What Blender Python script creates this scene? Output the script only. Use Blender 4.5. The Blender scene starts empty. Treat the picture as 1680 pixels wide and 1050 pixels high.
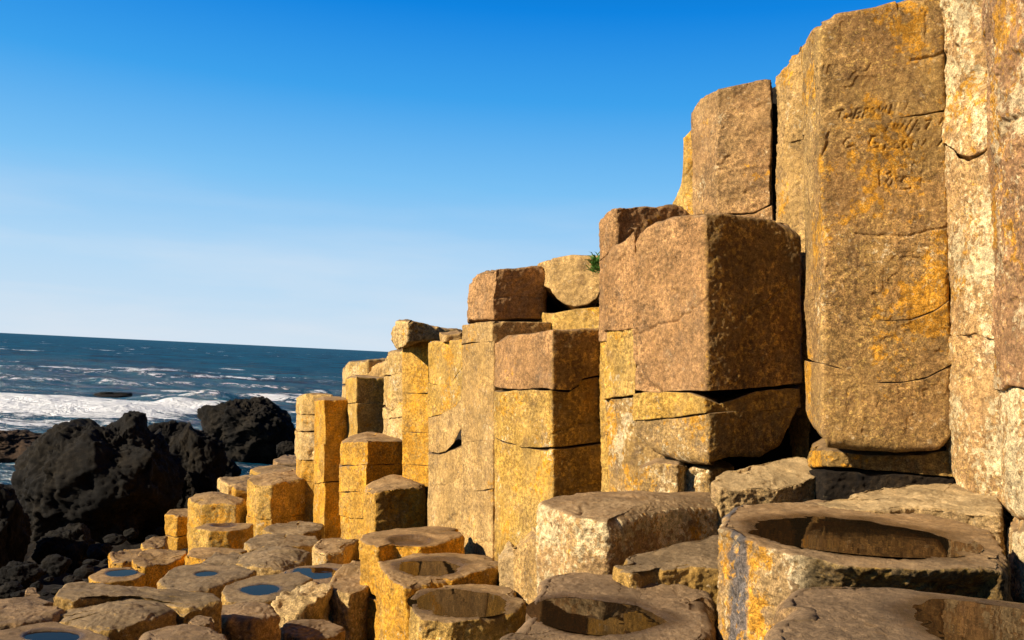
import bpy, math, random
import numpy as np
from mathutils import Matrix, Vector
C = bpy.context.scene.collection
sc = bpy.context.scene

# ------------------------------------------------------------------ camera, sky, sun
F, W0, H0 = 1455.0, 1680.0, 1050.0          # focal length in photo pixels, photo size
PITCH = math.atan(62 / F)
ROLL = math.radians(2.8)                    # the columns lean this much from the vertical
CAMH = 2.2                                  # eye height over the sea
ca, sa = math.cos(ROLL), math.sin(ROLL)
cp, sp = math.cos(PITCH), math.sin(PITCH)

def to_world(v):                            # rock frame (eye at origin) -> world
    v = np.asarray(v, float); o = np.empty_like(v)
    o[..., 0] = v[..., 0]*ca - v[..., 2]*sa
    o[..., 1] = v[..., 1]
    o[..., 2] = v[..., 0]*sa + v[..., 2]*ca + CAMH
    return o

cam = bpy.data.cameras.new('camera'); camo = bpy.data.objects.new('camera', cam); C.objects.link(camo)
cam.sensor_width = 36; cam.lens = 36*F/W0; cam.clip_start = 0.05; cam.clip_end = 60000
R = np.array([(1, 0, 0), (0, -sp, cp), (0, -cp, -sp)], float)     # right, up, back in the rock frame
Rw = to_world(R) - np.array([0, 0, CAMH])
camo.matrix_world = Matrix([(Rw[0][0], Rw[1][0], Rw[2][0], 0), (Rw[0][1], Rw[1][1], Rw[2][1], 0),
                            (Rw[0][2], Rw[1][2], Rw[2][2], CAMH), (0, 0, 0, 1)])
sc.camera = camo

SUN_EL, SUN_AZ = math.radians(30), math.radians(66)               # azimuth to the left of straight behind the eye
sdir = Vector((-math.sin(SUN_AZ)*math.cos(SUN_EL), -math.cos(SUN_AZ)*math.cos(SUN_EL), math.sin(SUN_EL)))
sl = bpy.data.lights.new('sun', 'SUN'); so = bpy.data.objects.new('sun', sl); C.objects.link(so)
sl.energy = 5.0; sl.angle = math.radians(0.5); sl.color = (1.0, 0.86, 0.66)
so.rotation_euler = sdir.to_track_quat('Z', 'Y').to_euler(); so.location = (0, 0, 30)

world = bpy.data.worlds.new('World'); sc.world = world; world.use_nodes = True
wn = world.node_tree; wn.nodes.clear()
sky = wn.nodes.new('ShaderNodeTexSky'); sky.sky_type = 'NISHITA'; sky.sun_disc = False
sky.sun_elevation = SUN_EL; sky.sun_rotation = math.atan2(sdir.x, sdir.y)
sky.air_density = 1.0; sky.dust_density = 0.3; sky.ozone_density = 3.0
tcw = wn.nodes.new('ShaderNodeTexCoord'); sxyz = wn.nodes.new('ShaderNodeSeparateXYZ'); rmp = wn.nodes.new('ShaderNodeValToRGB')
wn.links.new(tcw.outputs['Generated'], sxyz.inputs[0]); wn.links.new(sxyz.outputs[2], rmp.inputs[0])
SKY = [(0.0, (0.68, 0.82, 0.95)), (0.09, (0.49, 0.74, 0.98)), (0.185, (0.21, 0.57, 0.97)), (0.28, (0.050, 0.385, 0.90)), (0.37, (0.003, 0.245, 0.80)),
       (0.46, (0.002, 0.13, 0.50)), (0.60, (0.002, 0.05, 0.24)), (1.0, (0.002, 0.02, 0.09))]
el = rmp.color_ramp.elements; el[0].position, el[0].color = SKY[0][0], (*SKY[0][1], 1); el[1].position, el[1].color = SKY[-1][0], (*SKY[-1][1], 1)
for p_, c_ in SKY[1:-1]: e_ = el.new(p_); e_.color = (*c_, 1)
bg = wn.nodes.new('ShaderNodeBackground'); bg.inputs[1].default_value = 0.05
bg2 = wn.nodes.new('ShaderNodeBackground'); bg2.inputs[1].default_value = 0.60
mxs = wn.nodes.new('ShaderNodeMixShader'); mxs.inputs[0].default_value = 0.975
wo = wn.nodes.new('ShaderNodeOutputWorld')
wn.links.new(sky.outputs[0], bg.inputs[0]); hz = wn.nodes.new('ShaderNodeMapping'); hz.inputs['Scale'].default_value = (2.2, 2.2, 15); wn.links.new(tcw.outputs['Generated'], hz.inputs[0])
hn = wn.nodes.new('ShaderNodeTexNoise'); hn.inputs['Scale'].default_value = 1.6; hn.inputs['Detail'].default_value = 6; wn.links.new(hz.outputs[0], hn.inputs['Vector'])
h1 = wn.nodes.new('ShaderNodeMapRange'); wn.links.new(hn.outputs['Fac'], h1.inputs[0]); h1.inputs[1].default_value = 0.42; h1.inputs[2].default_value = 0.72
h2 = wn.nodes.new('ShaderNodeMapRange'); wn.links.new(sxyz.outputs[2], h2.inputs[0]); h2.inputs[1].default_value = 0.02; h2.inputs[2].default_value = 0.20; h2.inputs[3].default_value = 0.5; h2.inputs[4].default_value = 0.0
hm_ = wn.nodes.new('ShaderNodeMath'); hm_.operation = 'MULTIPLY'; wn.links.new(h1.outputs[0], hm_.inputs[0]); wn.links.new(h2.outputs[0], hm_.inputs[1])
hx = wn.nodes.new('ShaderNodeMix'); hx.data_type = 'RGBA'; wn.links.new(hm_.outputs[0], hx.inputs[0]); wn.links.new(rmp.outputs[0], hx.inputs[6]); hx.inputs[7].default_value = (0.84, 0.87, 0.93, 1)
wn.links.new(hx.outputs[2], bg2.inputs[0])
wn.links.new(bg.outputs[0], mxs.inputs[1]); wn.links.new(bg2.outputs[0], mxs.inputs[2]); wn.links.new(mxs.outputs[0], wo.inputs[0])
sc.view_settings.view_transform = 'Standard'; sc.view_settings.look = 'None'
sc.view_settings.exposure = 0.66; sc.view_settings.gamma = 1.0
sc.cycles.max_bounces = 6; sc.cycles.diffuse_bounces = 1

# ------------------------------------------------------------------ geometry helpers
def ray(px, py):                            # direction with y = 1
    u = (np.asarray(px, float) - W0/2)/F; v = (np.asarray(py, float) - H0/2)/F
    y = cp + v*sp; z = sp - v*cp
    return u/y, z/y

def project(x, y, z):
    d = y*cp + z*sp; up = -y*sp + z*cp
    return W0/2 + F*x/d, H0/2 - F*up/d

def on_level(px, py, d, sx=0.0, sy=0.0, c=(0, 0)):
    """hit a plane lying d under the eye, level in the world apart from the slopes sx, sy"""
    rx, rz = ray(px, py)
    # world height above eye: x*sa + z*ca = -d + sx*(x-cx) + sy*(y-cy)
    t = (-d - sx*c[0] - sy*c[1])/(rx*sa + rz*ca - sx*rx - sy)
    return rx*t, t, rz*t

_rng = np.random.RandomState(7)
_perm = np.concatenate([_rng.permutation(512)]*3); _val = _rng.uniform(-1, 1, 512)
def noise(p, s=1.0, seed=0):
    q = np.asarray(p, float)*s + seed*17.31 + 1000.0
    i = np.floor(q).astype(np.int64); f = q - i; f = f*f*f*(f*(f*6 - 15) + 10); i &= 511
    x0, y0, z0 = i[:, 0], i[:, 1], i[:, 2]; x1, y1, z1 = (x0+1) & 511, (y0+1) & 511, (z0+1) & 511
    def h(a, b, c): return _val[_perm[_perm[_perm[a] + b] + c]]
    fx, fy, fz = f[:, 0], f[:, 1], f[:, 2]
    a = h(x0, y0, z0)*(1-fx) + h(x1, y0, z0)*fx; b = h(x0, y1, z0)*(1-fx) + h(x1, y1, z0)*fx
    c = h(x0, y0, z1)*(1-fx) + h(x1, y0, z1)*fx; d = h(x0, y1, z1)*(1-fx) + h(x1, y1, z1)*fx
    return (a*(1-fy) + b*fy)*(1-fz) + (c*(1-fy) + d*fy)*fz
def fbm(p, s, octv=4, seed=0, gain=0.5):
    o = 0; a = 1.0; t = 0
    for k in range(octv):
        o = o + a*noise(p, s*(2.07**k), seed + k*3); t += a; a *= gain
    return o/t*1.4
def sstep(a, b, x):
    t = np.clip((x - a)/(b - a), 0, 1); return t*t*(3 - 2*t)

def make_mesh(name, verts, quads, tris, mat, attrs=None):
    me = bpy.data.meshes.new(name)
    nq, nt = len(quads), len(tris)
    me.vertices.add(len(verts)); me.vertices.foreach_set('co', np.asarray(verts, np.float32).ravel())
    loops = np.concatenate([np.asarray(quads, np.int32).ravel(), np.asarray(tris, np.int32).ravel()])
    me.loops.add(len(loops)); me.loops.foreach_set('vertex_index', loops)
    me.polygons.add(nq + nt)
    st = np.concatenate([np.arange(nq)*4, nq*4 + np.arange(nt)*3]).astype(np.int32)
    me.polygons.foreach_set('loop_start', st)
    me.polygons.foreach_set('use_smooth', np.ones(nq + nt, bool))
    for k, v in (attrs or {}).items():
        a = me.attributes.new(k, 'FLOAT', 'POINT'); a.data.foreach_set('value', np.asarray(v, np.float32))
    me.update(calc_edges=True); me.validate()
    me.materials.append(mat)
    return me

def link(name, me, loc, parent=None):
    o = bpy.data.objects.new(name, me); C.objects.link(o)
    if parent is not None: o.parent = parent
    else: o.location = loc
    return o
def tag(o, label, cat, group=None, kind=None):
    if label: o['label'] = label; o['kind'] = 'thing'
    if cat: o['category'] = cat
    if group: o['group'] = group
    if kind: o['kind'] = kind
    return o

def round_poly(pts, rad, spacing):
    """closed outline with rounded corners, dense where it faces the eye; returns points and outward normals"""
    pts = np.asarray(pts, float); n = len(pts); rad = rad*0.55
    area = 0.5*np.sum(pts[:, 0]*np.roll(pts[:, 1], -1) - np.roll(pts[:, 0], -1)*pts[:, 1])
    if area < 0: pts = pts[::-1]
    q = []
    for i in range(n):
        p0, p1, p2 = pts[i-1], pts[i], pts[(i+1) % n]
        a = p0 - p1; b = p2 - p1; la, lb = np.linalg.norm(a), np.linalg.norm(b)
        r = min(rad, 0.42*la, 0.42*lb)
        A = p1 + a/la*r; B = p1 + b/lb*r
        for t in np.linspace(0, 1, 6): q.append((1-t)**2*A + 2*t*(1-t)*p1 + t*t*B)
    q = np.array(q); out = []
    for i in range(len(q)):
        a, b = q[i], q[(i+1) % len(q)]; l = np.linalg.norm(b - a)
        nrm = np.array([b[1]-a[1], a[0]-b[0]])/(l + 1e-9)
        facing = nrm @ (-(a+b)/2)/(np.linalg.norm(a+b)/2) > -0.25
        k = max(1, int(math.ceil(l/(spacing if facing else spacing*4))))
        for j in range(k): out.append(a + (b-a)*j/k)
    out = np.array(out)
    e = np.roll(out, -1, 0) - np.roll(out, 1, 0)
    nr = np.stack([e[:, 1], -e[:, 0]], 1); nr /= np.linalg.norm(nr, axis=1)[:, None] + 1e-9
    return out, nr

def seg_dist(px, py, line):
    d = np.full(px.shape, 1e9)
    for (x0, y0), (x1, y1) in zip(line[:-1], line[1:]):
        dx, dy = x1-x0, y1-y0; L = dx*dx + dy*dy + 1e-9
        t = np.clip(((px-x0)*dx + (py-y0)*dy)/L, 0, 1)
        d = np.minimum(d, np.hypot(px - x0 - t*dx, py - y0 - t*dy))
    return d

def build_block(outline, nrm, zlo, zhi, spacing, mat, name, seed=0, rlo=0.006, rhi=0.006, capn=0, dome=0.0,
                basins=(), amp=1.0, rough=0.0, cracks=(), taper=0.0, chip=1.0, terr=0.0, wetall=0.0, strokes=(), belly=0.0, var=None, under=0.0, fine=1.0, tar=None):
    """one stone: a rounded prism between two surfaces. All in the rock frame. Returns mesh data."""
    P = len(outline); cen = outline.mean(0); rhi *= 0.6; rlo *= 0.75
    opx, _ = project(outline[:, 0], outline[:, 1], 0*outline[:, 0]); fac = -(nrm*outline).sum(1)/np.linalg.norm(outline, axis=1)
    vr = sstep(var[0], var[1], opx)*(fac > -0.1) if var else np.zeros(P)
    zl = zlo(outline[:, 0], outline[:, 1]); zh = zhi(outline[:, 0], outline[:, 1])
    hgt = np.maximum(zh - zl, 0.01)
    m3 = np.column_stack([outline, zh])
    nz = 0.5 + 0.5*noise(m3, 9, seed+5); nz2 = sstep(0.38, 0.60, noise(m3, 14, seed+9))
    Rh = np.minimum(rhi*(0.45 + 1.1*nz) + chip*0.024*nz2*min(1, rhi/0.006 + .3), hgt*0.45)
    m3b = np.column_stack([outline, zl])
    nzb = 0.5 + 0.5*noise(m3b, 9, seed+15)
    Rl = np.minimum(rlo*(0.45 + 1.1*nzb), hgt*0.45)
    hm = float(np.max(hgt)); M = int(min(420, max(3, math.ceil(hm/spacing))))
    rows = []
    A = 6
    for k in range(A): ph = math.pi/2*k/A; rows.append(('lo', ph))
    for k in range(M+1): rows.append(('s', k/M))
    for k in range(1, A+1): rows.append(('hi', math.pi/2*k/A))
    V = []; kind = []
    for typ, a in rows:
        if typ == 'lo':
            ins = Rl*(1 - math.sin(a)); z = zl + Rl*(1 - math.cos(a)); t = 0
        elif typ == 's':
            ins = np.zeros(P); z = zl + Rl + (zh - Rh - zl - Rl)*a; t = a
        else:
            ins = Rh*(1 - math.cos(a)); z = zh - Rh*(1 - math.sin(a)); t = 1
        ins = ins + taper*t - belly*math.sin(math.pi*t)
        if under: ins = ins + under*sstep(1290, 1360, opx)*sstep(0.2, 0.6, fac)*(1 - np.exp(-np.maximum(zh - z, 0)/0.10))
        V.append(np.column_stack([outline - nrm*ins[:, None], z])); kind.append(np.full(P, 0.0 if typ != 'hi' else 0.5))
    last = V[-1]
    K = capn if capn > 0 else 3
    for k in range(1, K):
        s = 1 - k/K
        xy = cen + (last[:, :2] - cen)*s
        zc = zhi(xy[:, 0], xy[:, 1]) + dome*(1 - s*s)
        V.append(np.column_stack([xy, zc])); kind.append(np.full(P, 1.0))
    V = np.concatenate(V); kind = np.concatenate(kind)
    ctop = np.array([[cen[0], cen[1], float(zhi(cen[:1], cen[1:2])[0]) + dome]])
    cbot = np.array([[cen[0], cen[1], float(zlo(cen[:1], cen[1:2])[0])]])
    nrow = len(rows) + K - 1
    V = np.concatenate([V, ctop, cbot]); kind = np.concatenate([kind, [1.0], [0.0]])
    N2 = np.concatenate([np.tile(nrm, (len(rows), 1)), np.zeros((P*(K-1) + 2, 2))])
    base = V.copy(); wet = np.full(len(V), wetall)
    calm = np.ones(len(V))
    for (bx, by, brx, bry, bd) in basins:
        q = np.hypot((base[:, 0]-bx)/brx, (base[:, 1]-by)/bry) + 0.16*noise(base, 5.5, seed+2) + 0.09*noise(base, 15, seed+3) + 0.04*noise(base, 40, seed+2)
        m = (kind > 0.4)
        fall = np.where(m, 1 - sstep(0.70, 1.10, q), 0)
        V[:, 2] -= bd*fall
        calm = np.minimum(calm, np.where(m, 0.55 + 0.45*sstep(1.2, 1.6, q), 1))
        wet = np.maximum(wet, np.where(m, 1 - sstep(1.0, 1.3, q), 0))
    # grooves drawn on the standing faces
    if len(cracks) or len(strokes):
        ppx, ppy = project(base[:, 0], base[:, 1], base[:, 2])
        wob = 2.2*noise(base, 35, 3) + 1.2*noise(base, 90, 5)
        side = kind < 0.6
        for cr in cracks:
            line, dep, wid = cr[0], cr[1], cr[2]
            d = seg_dist(ppx + wob, ppy + wob*0.8, line)*base[:, 1]/F
            g = np.where(side, dep*np.exp(-(d/wid)**2), 0)
            V[:, :2] -= N2*g[:, None]
            if len(cr) > 3: V[:, 2] += 0
        if len(strokes):
            dm = np.full(len(V), 1e9)
            near = side & (ppx > 1340) & (ppx < 1575) & (ppy > 140) & (ppy < 330)
            for s in strokes:
                dm[near] = np.minimum(dm[near], seg_dist(ppx[near] + .25*wob[near], ppy[near] + .25*wob[near], s))
            d = dm*base[:, 1]/F
            g = np.where(near, 0.0043*np.exp(-(d/0.0027)**2)*(0.75 + 0.5*noise(base, 25, 8)), 0)
            V[:, :2] -= N2*g[:, None]
    # weathering
    a0 = amp*0.0055; a1 = amp*0.0022; a2 = amp*0.0024
    top = kind > 0.8
    dv = np.stack([fbm(base, 3.2, 2, seed+11), fbm(base, 3.2, 2, seed+21), fbm(base, 3.2, 2, seed+31)], 1)*a0*1.6
    dv += np.stack([fbm(base, 16, 2, seed+12), fbm(base, 16, 2, seed+22), fbm(base, 16, 2, seed+32)], 1)*a1*1.5
    sc3 = min(90.0, 0.35/spacing)
    f3 = fbm(base, sc3, 2, seed+41)
    dv[:, :2] += N2*(f3*a2*1.3*fine)[:, None]; dv[:, 2] += np.where(top, f3*a2*0.9, 0)
    fl = noise(base, 7, seed+51) + 0.35*noise(base, 26, seed+52)
    flake = sstep(0.34, 0.40, fl)*amp*0.0032 + sstep(0.62, 0.67, fl)*amp*0.004
    dv[:, :2] -= N2*flake[:, None]
    fl2 = noise(base*np.array([1, 1, 2.2]), 19, seed+61)
    dv[:, :2] -= N2*(sstep(0.50, 0.66, fl2)*amp*0.0014)[:, None]
    if rough > 0:
        r1 = 1 - 2*np.abs(fbm(base, 7, 3, seed+71)); r2 = fbm(base, 15, 3, seed+72)
        dv += np.column_stack([N2*(r1*0.5 + r2*0.5)[:, None]*rough*0.03, np.where(kind > .4, (r1*0.6 + r2*0.4)*rough*0.028, r2*0.004*rough)])
    ck = np.exp(-(fbm(base, 3.1, 3, seed+91)/0.013)**2)*sstep(0.0, 0.25, noise(base, 3.7, seed+92))
    dv[:, 2] -= np.where(kind > .6, ck*0.006*min(1.0, amp), 0)
    if terr > 0:
        q = noise(base, 6, seed+81)*4 + 0.8*noise(base, 22, seed+82)
        st = np.floor(q) + sstep(0.75, 1.0, q - np.floor(q))
        dv[:, 2] += np.where(kind > .4, st*terr*0.006, 0)
    V = V + dv*calm[:, None]
    i = np.arange(P); j = (i+1) % P
    r0 = (np.arange(nrow-1)*P)[:, None]
    quads = np.stack([r0 + i, r0 + j, r0 + P + j, r0 + P + i], -1).reshape(-1, 4)
    lastr = (nrow-1)*P; ct = nrow*P
    tris = np.concatenate([np.stack([lastr + i, lastr + j, np.full(P, ct)], 1), np.stack([j, i, np.full(P, ct+1)], 1)])
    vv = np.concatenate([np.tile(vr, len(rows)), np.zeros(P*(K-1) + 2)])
    tv = np.zeros(len(V))
    if tar:
        tx, ty = project(base[:, 0], base[:, 1], base[:, 2]); tx = tx + 5*noise(base, 14, 77) + 3*noise(base, 45, 78)
        tv = sstep(tar[0]-4, tar[0]+4, tx)*(1 - sstep(tar[1]-5, tar[1]+4, tx))*(kind < 0.6)
    return V, quads, tris, (wet, vv, tv)

def finish(name, data, org, mat, parent=None):
    V, quads, tris, wet = data
    Vw = to_world(V) - org
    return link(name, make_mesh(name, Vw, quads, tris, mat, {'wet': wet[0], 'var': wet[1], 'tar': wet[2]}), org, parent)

# ------------------------------------------------------------------ materials
def nt_new(name):
    m = bpy.data.materials.new(name); m.use_nodes = True; t = m.node_tree; t.nodes.clear()
    return m, t
class G:
    def __init__(s, t): s.t = t
    def n(s, typ, **kw):
        x = s.t.nodes.new(typ)
        for k, v in kw.items(): setattr(x, k, v)
        return x
    def l(s, a, b): s.t.links.new(a, b)
    def noise(s, vec, scale, detail=4, rough=0.55, dist=0.0):
        x = s.n('ShaderNodeTexNoise'); x.inputs['Scale'].default_value = scale; x.inputs['Detail'].default_value = detail
        x.inputs['Roughness'].default_value = rough; x.inputs['Distortion'].default_value = dist
        s.l(vec, x.inputs['Vector']); return x.outputs['Fac']
    def off(s, vec, o, sc=(1, 1, 1)):
        x = s.n('ShaderNodeMapping'); x.inputs['Location'].default_value = o; x.inputs['Scale'].default_value = sc
        s.l(vec, x.inputs['Vector']); return x.outputs[0]
    def ramp(s, fac, a, b, va=0.0, vb=1.0):
        x = s.n('ShaderNodeMapRange'); x.interpolation_type = 'SMOOTHSTEP'
        for k, v in zip(('From Min', 'From Max', 'To Min', 'To Max'), (a, b, va, vb)): x.inputs[k].default_value = v
        s.l(fac, x.inputs['Value']); return x.outputs[0]
    def math(s, op, a, b):
        x = s.n('ShaderNodeMath', operation=op)
        for k, v in ((0, a), (1, b)):
            if isinstance(v, (int, float)): x.inputs[k].default_value = v
            else: s.l(v, x.inputs[k])
        return x.outputs[0]
    def mix(s, fac, a, b, blend='MIX'):
        x = s.n('ShaderNodeMix', data_type='RGBA', blend_type=blend)
        if isinstance(fac, (int, float)): x.inputs[0].default_value = fac
        else: s.l(fac, x.inputs[0])
        for k, v in ((6, a), (7, b)):
            if isinstance(v, tuple): x.inputs[k].default_value = (*v, 1)
            else: s.l(v, x.inputs[k])
        return x.outputs[2]

MATS = {}
def rock(name, c1, c2, c3, orange=0.3, cream=0.3, top=(0.33, 0.21, 0.10), topmix=0.9, ocol=(0.58, 0.27, 0.018),
         ccol=(0.60, 0.46, 0.26), grey=0.15, pits=0.5, fscale=1.0, seed=0.0, bump=1.0, fleck=0.2):
    m, t = nt_new(name); g = G(t)
    geo = g.n('ShaderNodeNewGeometry'); pos = g.off(geo.outputs['Position'], (seed*3.1, seed*1.7, seed*2.3))
    big = g.noise(pos, 2.6, 5, 0.6); mid = g.noise(pos, 14*fscale, 5, 0.65); fine = g.noise(pos, 70*fscale, 4, 0.7)
    vfine = g.noise(pos, 260*fscale, 4, 0.8)
    col = g.mix(g.ramp(big, 0.38, 0.62), c1, c2)
    col = g.mix(g.ramp(mid, 0.50, 0.68), col, c3)
    # vertical run marks and stains
    streak = g.noise(g.off(pos, (4, 2, 0), (9, 9, 1.1)), 1.6, 4, 0.6)
    col = g.mix(g.ramp(streak, 0.35, 0.7, 0.0, 0.35), col, c3)
    col = g.mix(g.ramp(g.noise(g.off(pos, (9, 9, 9)), 5, 5, 0.7), 0.58, 0.72, 0, grey), col, (0.16, 0.15, 0.13))
    # orange lichen, coarse patches broken by fine noise
    om = g.math('ADD', g.math('MULTIPLY', g.noise(g.off(pos, (3, 7, 1)), 4.2, 4, 0.6), 0.62), g.math('MULTIPLY', g.noise(g.off(pos, (1, 5, 8)), 38*fscale, 4, 0.7), 0.38))
    th = 0.66 - 0.22*orange
    col = g.mix(g.ramp(om, th, th + 0.045, 0, 0.85), col, ocol)
    # yellow freckles the size of a fingertip
    fk = g.ramp(g.noise(g.off(pos, (2, 9, 5)), 120*fscale, 4, 0.7), 0.55, 0.61, 0, 1)
    fk = g.math('MULTIPLY', fk, g.ramp(g.noise(g.off(pos, (7, 2, 9)), 7, 4, 0.65), 0.36, 0.60, 0.25*fleck, fleck))
    col = g.mix(fk, col, (0.62, 0.40, 0.11))
    # cream crust in round flecks
    vo = g.n('ShaderNodeTexVoronoi'); vo.inputs['Scale'].default_value = 34*fscale; vo.inputs['Randomness'].default_value = 1
    wv = g.n('ShaderNodeVectorMath', operation='ADD'); nz = g.n('ShaderNodeTexNoise'); nz.inputs['Scale'].default_value = 45
    g.l(pos, nz.inputs['Vector']); sv = g.n('ShaderNodeVectorMath', operation='SCALE'); sv.inputs['Scale'].default_value = 0.035
    g.l(nz.outputs['Color'], sv.inputs[0]); g.l(pos, wv.inputs[0]); g.l(sv.outputs[0], wv.inputs[1]); g.l(wv.outputs[0], vo.inputs['Vector'])
    cmask = g.math('ADD', g.math('MULTIPLY', g.noise(g.off(pos, (8, 1, 4)), 5.5, 4, 0.65), 0.55), g.math('MULTIPLY', g.noise(g.off(pos, (2, 2, 6)), 55*fscale, 4, 0.75), 0.45))
    tc = 0.66 - 0.22*cream
    cm = g.ramp(cmask, tc, tc + 0.04)
    fleck = g.ramp(vo.outputs['Distance'], 0.22, 0.14, 0.0, 1.0)
    fl2 = g.math('MULTIPLY', fleck, g.ramp(mid, 0.42, 0.56))
    cm = g.math('MAXIMUM', cm, g.math('MULTIPLY', fl2, min(1.0, cream*1.6)))
    col = g.mix(g.math('MULTIPLY', cm, 0.85), col, ccol)
    # worn tops
    sep = g.n('ShaderNodeSeparateXYZ'); g.l(geo.outputs['Normal'], sep.inputs[0])
    tm = g.ramp(g.math('ADD', sep.outputs[2], g.math('MULTIPLY', g.math('SUBTRACT', mid, 0.5), 0.35)), 0.62, 0.84, 0, topmix)
    tcol = g.mix(g.ramp(g.noise(g.off(pos, (5, 5, 5), (1, 1, 1)), 9, 6, 0.7), 0.35, 0.68), top, tuple(x*0.62 for x in top))
    tcol = g.mix(g.ramp(g.noise(g.off(pos, (6, 1, 5)), 24, 5, 0.7), 0.56, 0.72, 0, 0.5), tcol, (top[0]*1.35, top[1]*1.35, top[2]*1.3))
    col = g.mix(tm, col, tcol)
    # black and yellow crust; on the long pool's column front it paints in shade
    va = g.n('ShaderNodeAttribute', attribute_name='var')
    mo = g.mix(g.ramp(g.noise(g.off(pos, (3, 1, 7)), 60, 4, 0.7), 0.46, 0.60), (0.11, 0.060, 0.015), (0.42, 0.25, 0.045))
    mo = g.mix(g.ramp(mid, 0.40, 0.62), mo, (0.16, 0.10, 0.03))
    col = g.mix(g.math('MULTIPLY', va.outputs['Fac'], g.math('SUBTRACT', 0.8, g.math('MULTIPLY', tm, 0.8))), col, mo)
    ta = g.n('ShaderNodeAttribute', attribute_name='tar')
    col = g.mix(g.math('MULTIPLY', ta.outputs['Fac'], g.ramp(g.noise(g.off(pos, (4, 4, 4)), 28, 4, 0.7), 0.62, 0.54, 0.1, 0.93)), col, (0.115, 0.105, 0.10))
    # grain
    gr1 = g.math('MULTIPLY', g.ramp(fine, 0.30, 0.70, 0.50, 1.5), g.ramp(vfine, 0.32, 0.68, 0.40, 1.65))
    gv = g.ramp(g.noise(g.off(pos, (1, 8, 3)), 3.3, 4, 0.6), 0.38, 0.62, 0.60, 1.0)
    gr0 = g.math('ADD', g.math('MULTIPLY', gr1, gv), g.math('SUBTRACT', 1.0, gv))
    blo = g.n('ShaderNodeCombineXYZ'); bv = g.ramp(g.noise(g.off(pos, (6, 3, 2)), 7.5, 6, 0.7), 0.30, 0.70, 0.66, 1.25)
    for k in range(3): g.l(bv, blo.inputs[k])
    col = g.mix(1.0, col, blo.outputs[0], 'MULTIPLY')
    gr = g.math('ADD', g.math('MULTIPLY', gr0, g.math('SUBTRACT', 1.0, g.math('MULTIPLY', tm, 0.62))), g.math('MULTIPLY', tm, 0.62))
    cmb = g.n('ShaderNodeCombineXYZ')
    for k in range(3): g.l(gr, cmb.inputs[k])
    col = g.mix(1.0, col, cmb.outputs[0], 'MULTIPLY')
    pm = g.ramp(g.noise(g.off(pos, (7, 3, 2)), 95*fscale, 3, 0.6), 0.64, 0.70, 0, pits)
    col = g.mix(pm, col, tuple(x*0.22 for x in c1))
    # wet
    at = g.n('ShaderNodeAttribute', attribute_name='wet')
    wetc = g.mix(1.0, col, (0.40, 0.36, 0.31), 'MULTIPLY'); col = g.mix(at.outputs['Fac'], col, wetc)
    b = g.n('ShaderNodeBsdfPrincipled'); g.l(col, b.inputs['Base Color'])
    g.l(g.ramp(at.outputs['Fac'], 0.0, 1.0, 0.88, 0.30), b.inputs['Roughness']); b.inputs['Specular IOR Level'].default_value = 0.25
    bu = g.n('ShaderNodeBump'); bu.inputs['Strength'].default_value = 0.9*bump; bu.inputs['Distance'].default_value = 0.006
    hgt = g.math('ADD', g.math('MULTIPLY', fine, 0.55), g.math('MULTIPLY', vfine, 0.75))
    hgt = g.math('ADD', hgt, g.math('MULTIPLY', mid, 0.35)); hgt = g.math('ADD', hgt, g.math('MULTIPLY', cm, 0.12)); hgt = g.math('SUBTRACT', hgt, g.math('MULTIPLY', pm, 0.3))
    g.l(hgt, bu.inputs['Height']); g.l(bu.outputs[0], b.inputs['Normal'])
    o = g.n('ShaderNodeOutputMaterial'); g.l(b.outputs[0], o.inputs[0])
    MATS[name] = m
    return m

rock('gold', (0.48, 0.27, 0.05), (0.54, 0.27, 0.02), (0.32, 0.17, 0.035), orange=0.75, cream=0.28, fleck=0.5, seed=1)
rock('goldtan', (0.48, 0.30, 0.08), (0.51, 0.29, 0.045), (0.34, 0.20, 0.06), orange=0.52, cream=0.36, fleck=0.6, seed=2)
rock('tan', (0.48, 0.305, 0.115), (0.43, 0.26, 0.085), (0.31, 0.19, 0.075), orange=0.30, cream=0.30, grey=0.25, fleck=0.5, seed=3)
rock('pale', (0.58, 0.39, 0.155), (0.52, 0.33, 0.10), (0.38, 0.24, 0.09), orange=0.35, cream=0.50, fleck=0.3, seed=4)
rock('red', (0.41, 0.225, 0.09), (0.36, 0.19, 0.07), (0.27, 0.155, 0.07), orange=0.15, cream=0.18, grey=0.3, fleck=0.25, seed=5)
rock('ruddy', (0.41, 0.25, 0.10), (0.36, 0.20, 0.08), (0.27, 0.16, 0.07), orange=0.25, cream=0.30, grey=0.2, fleck=0.4, seed=19)
rock('moss', (0.25, 0.15, 0.045), (0.28, 0.165, 0.04), (0.14, 0.085, 0.03), orange=0.55, cream=0.18, fleck=0.3, seed=6)
rock('carved', (0.40, 0.245, 0.08), (0.34, 0.19, 0.065), (0.25, 0.145, 0.055), orange=0.62, cream=0.36, grey=0.2, fleck=0.8, seed=7)
rock('lichen', (0.50, 0.31, 0.13), (0.44, 0.26, 0.10), (0.34, 0.20, 0.09), orange=0.50, cream=0.80, ccol=(0.70, 0.55, 0.30), fleck=0.7, seed=8)
rock('crust', (0.38, 0.24, 0.09), (0.35, 0.21, 0.065), (0.24, 0.15, 0.07), orange=0.58, cream=0.55, grey=0.4, ccol=(0.62, 0.48, 0.27), top=(0.36, 0.225, 0.105), fleck=0.5, seed=9)
rock('slab', (0.38, 0.24, 0.08), (0.38, 0.22, 0.05), (0.24, 0.15, 0.06), orange=0.40, cream=0.40, top=(0.27, 0.19, 0.105), seed=10)
rock('slabbrown', (0.36, 0.22, 0.10), (0.33, 0.20, 0.085), (0.24, 0.15, 0.07), orange=0.25, cream=0.3, top=(0.29, 0.19, 0.10), seed=11)
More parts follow.
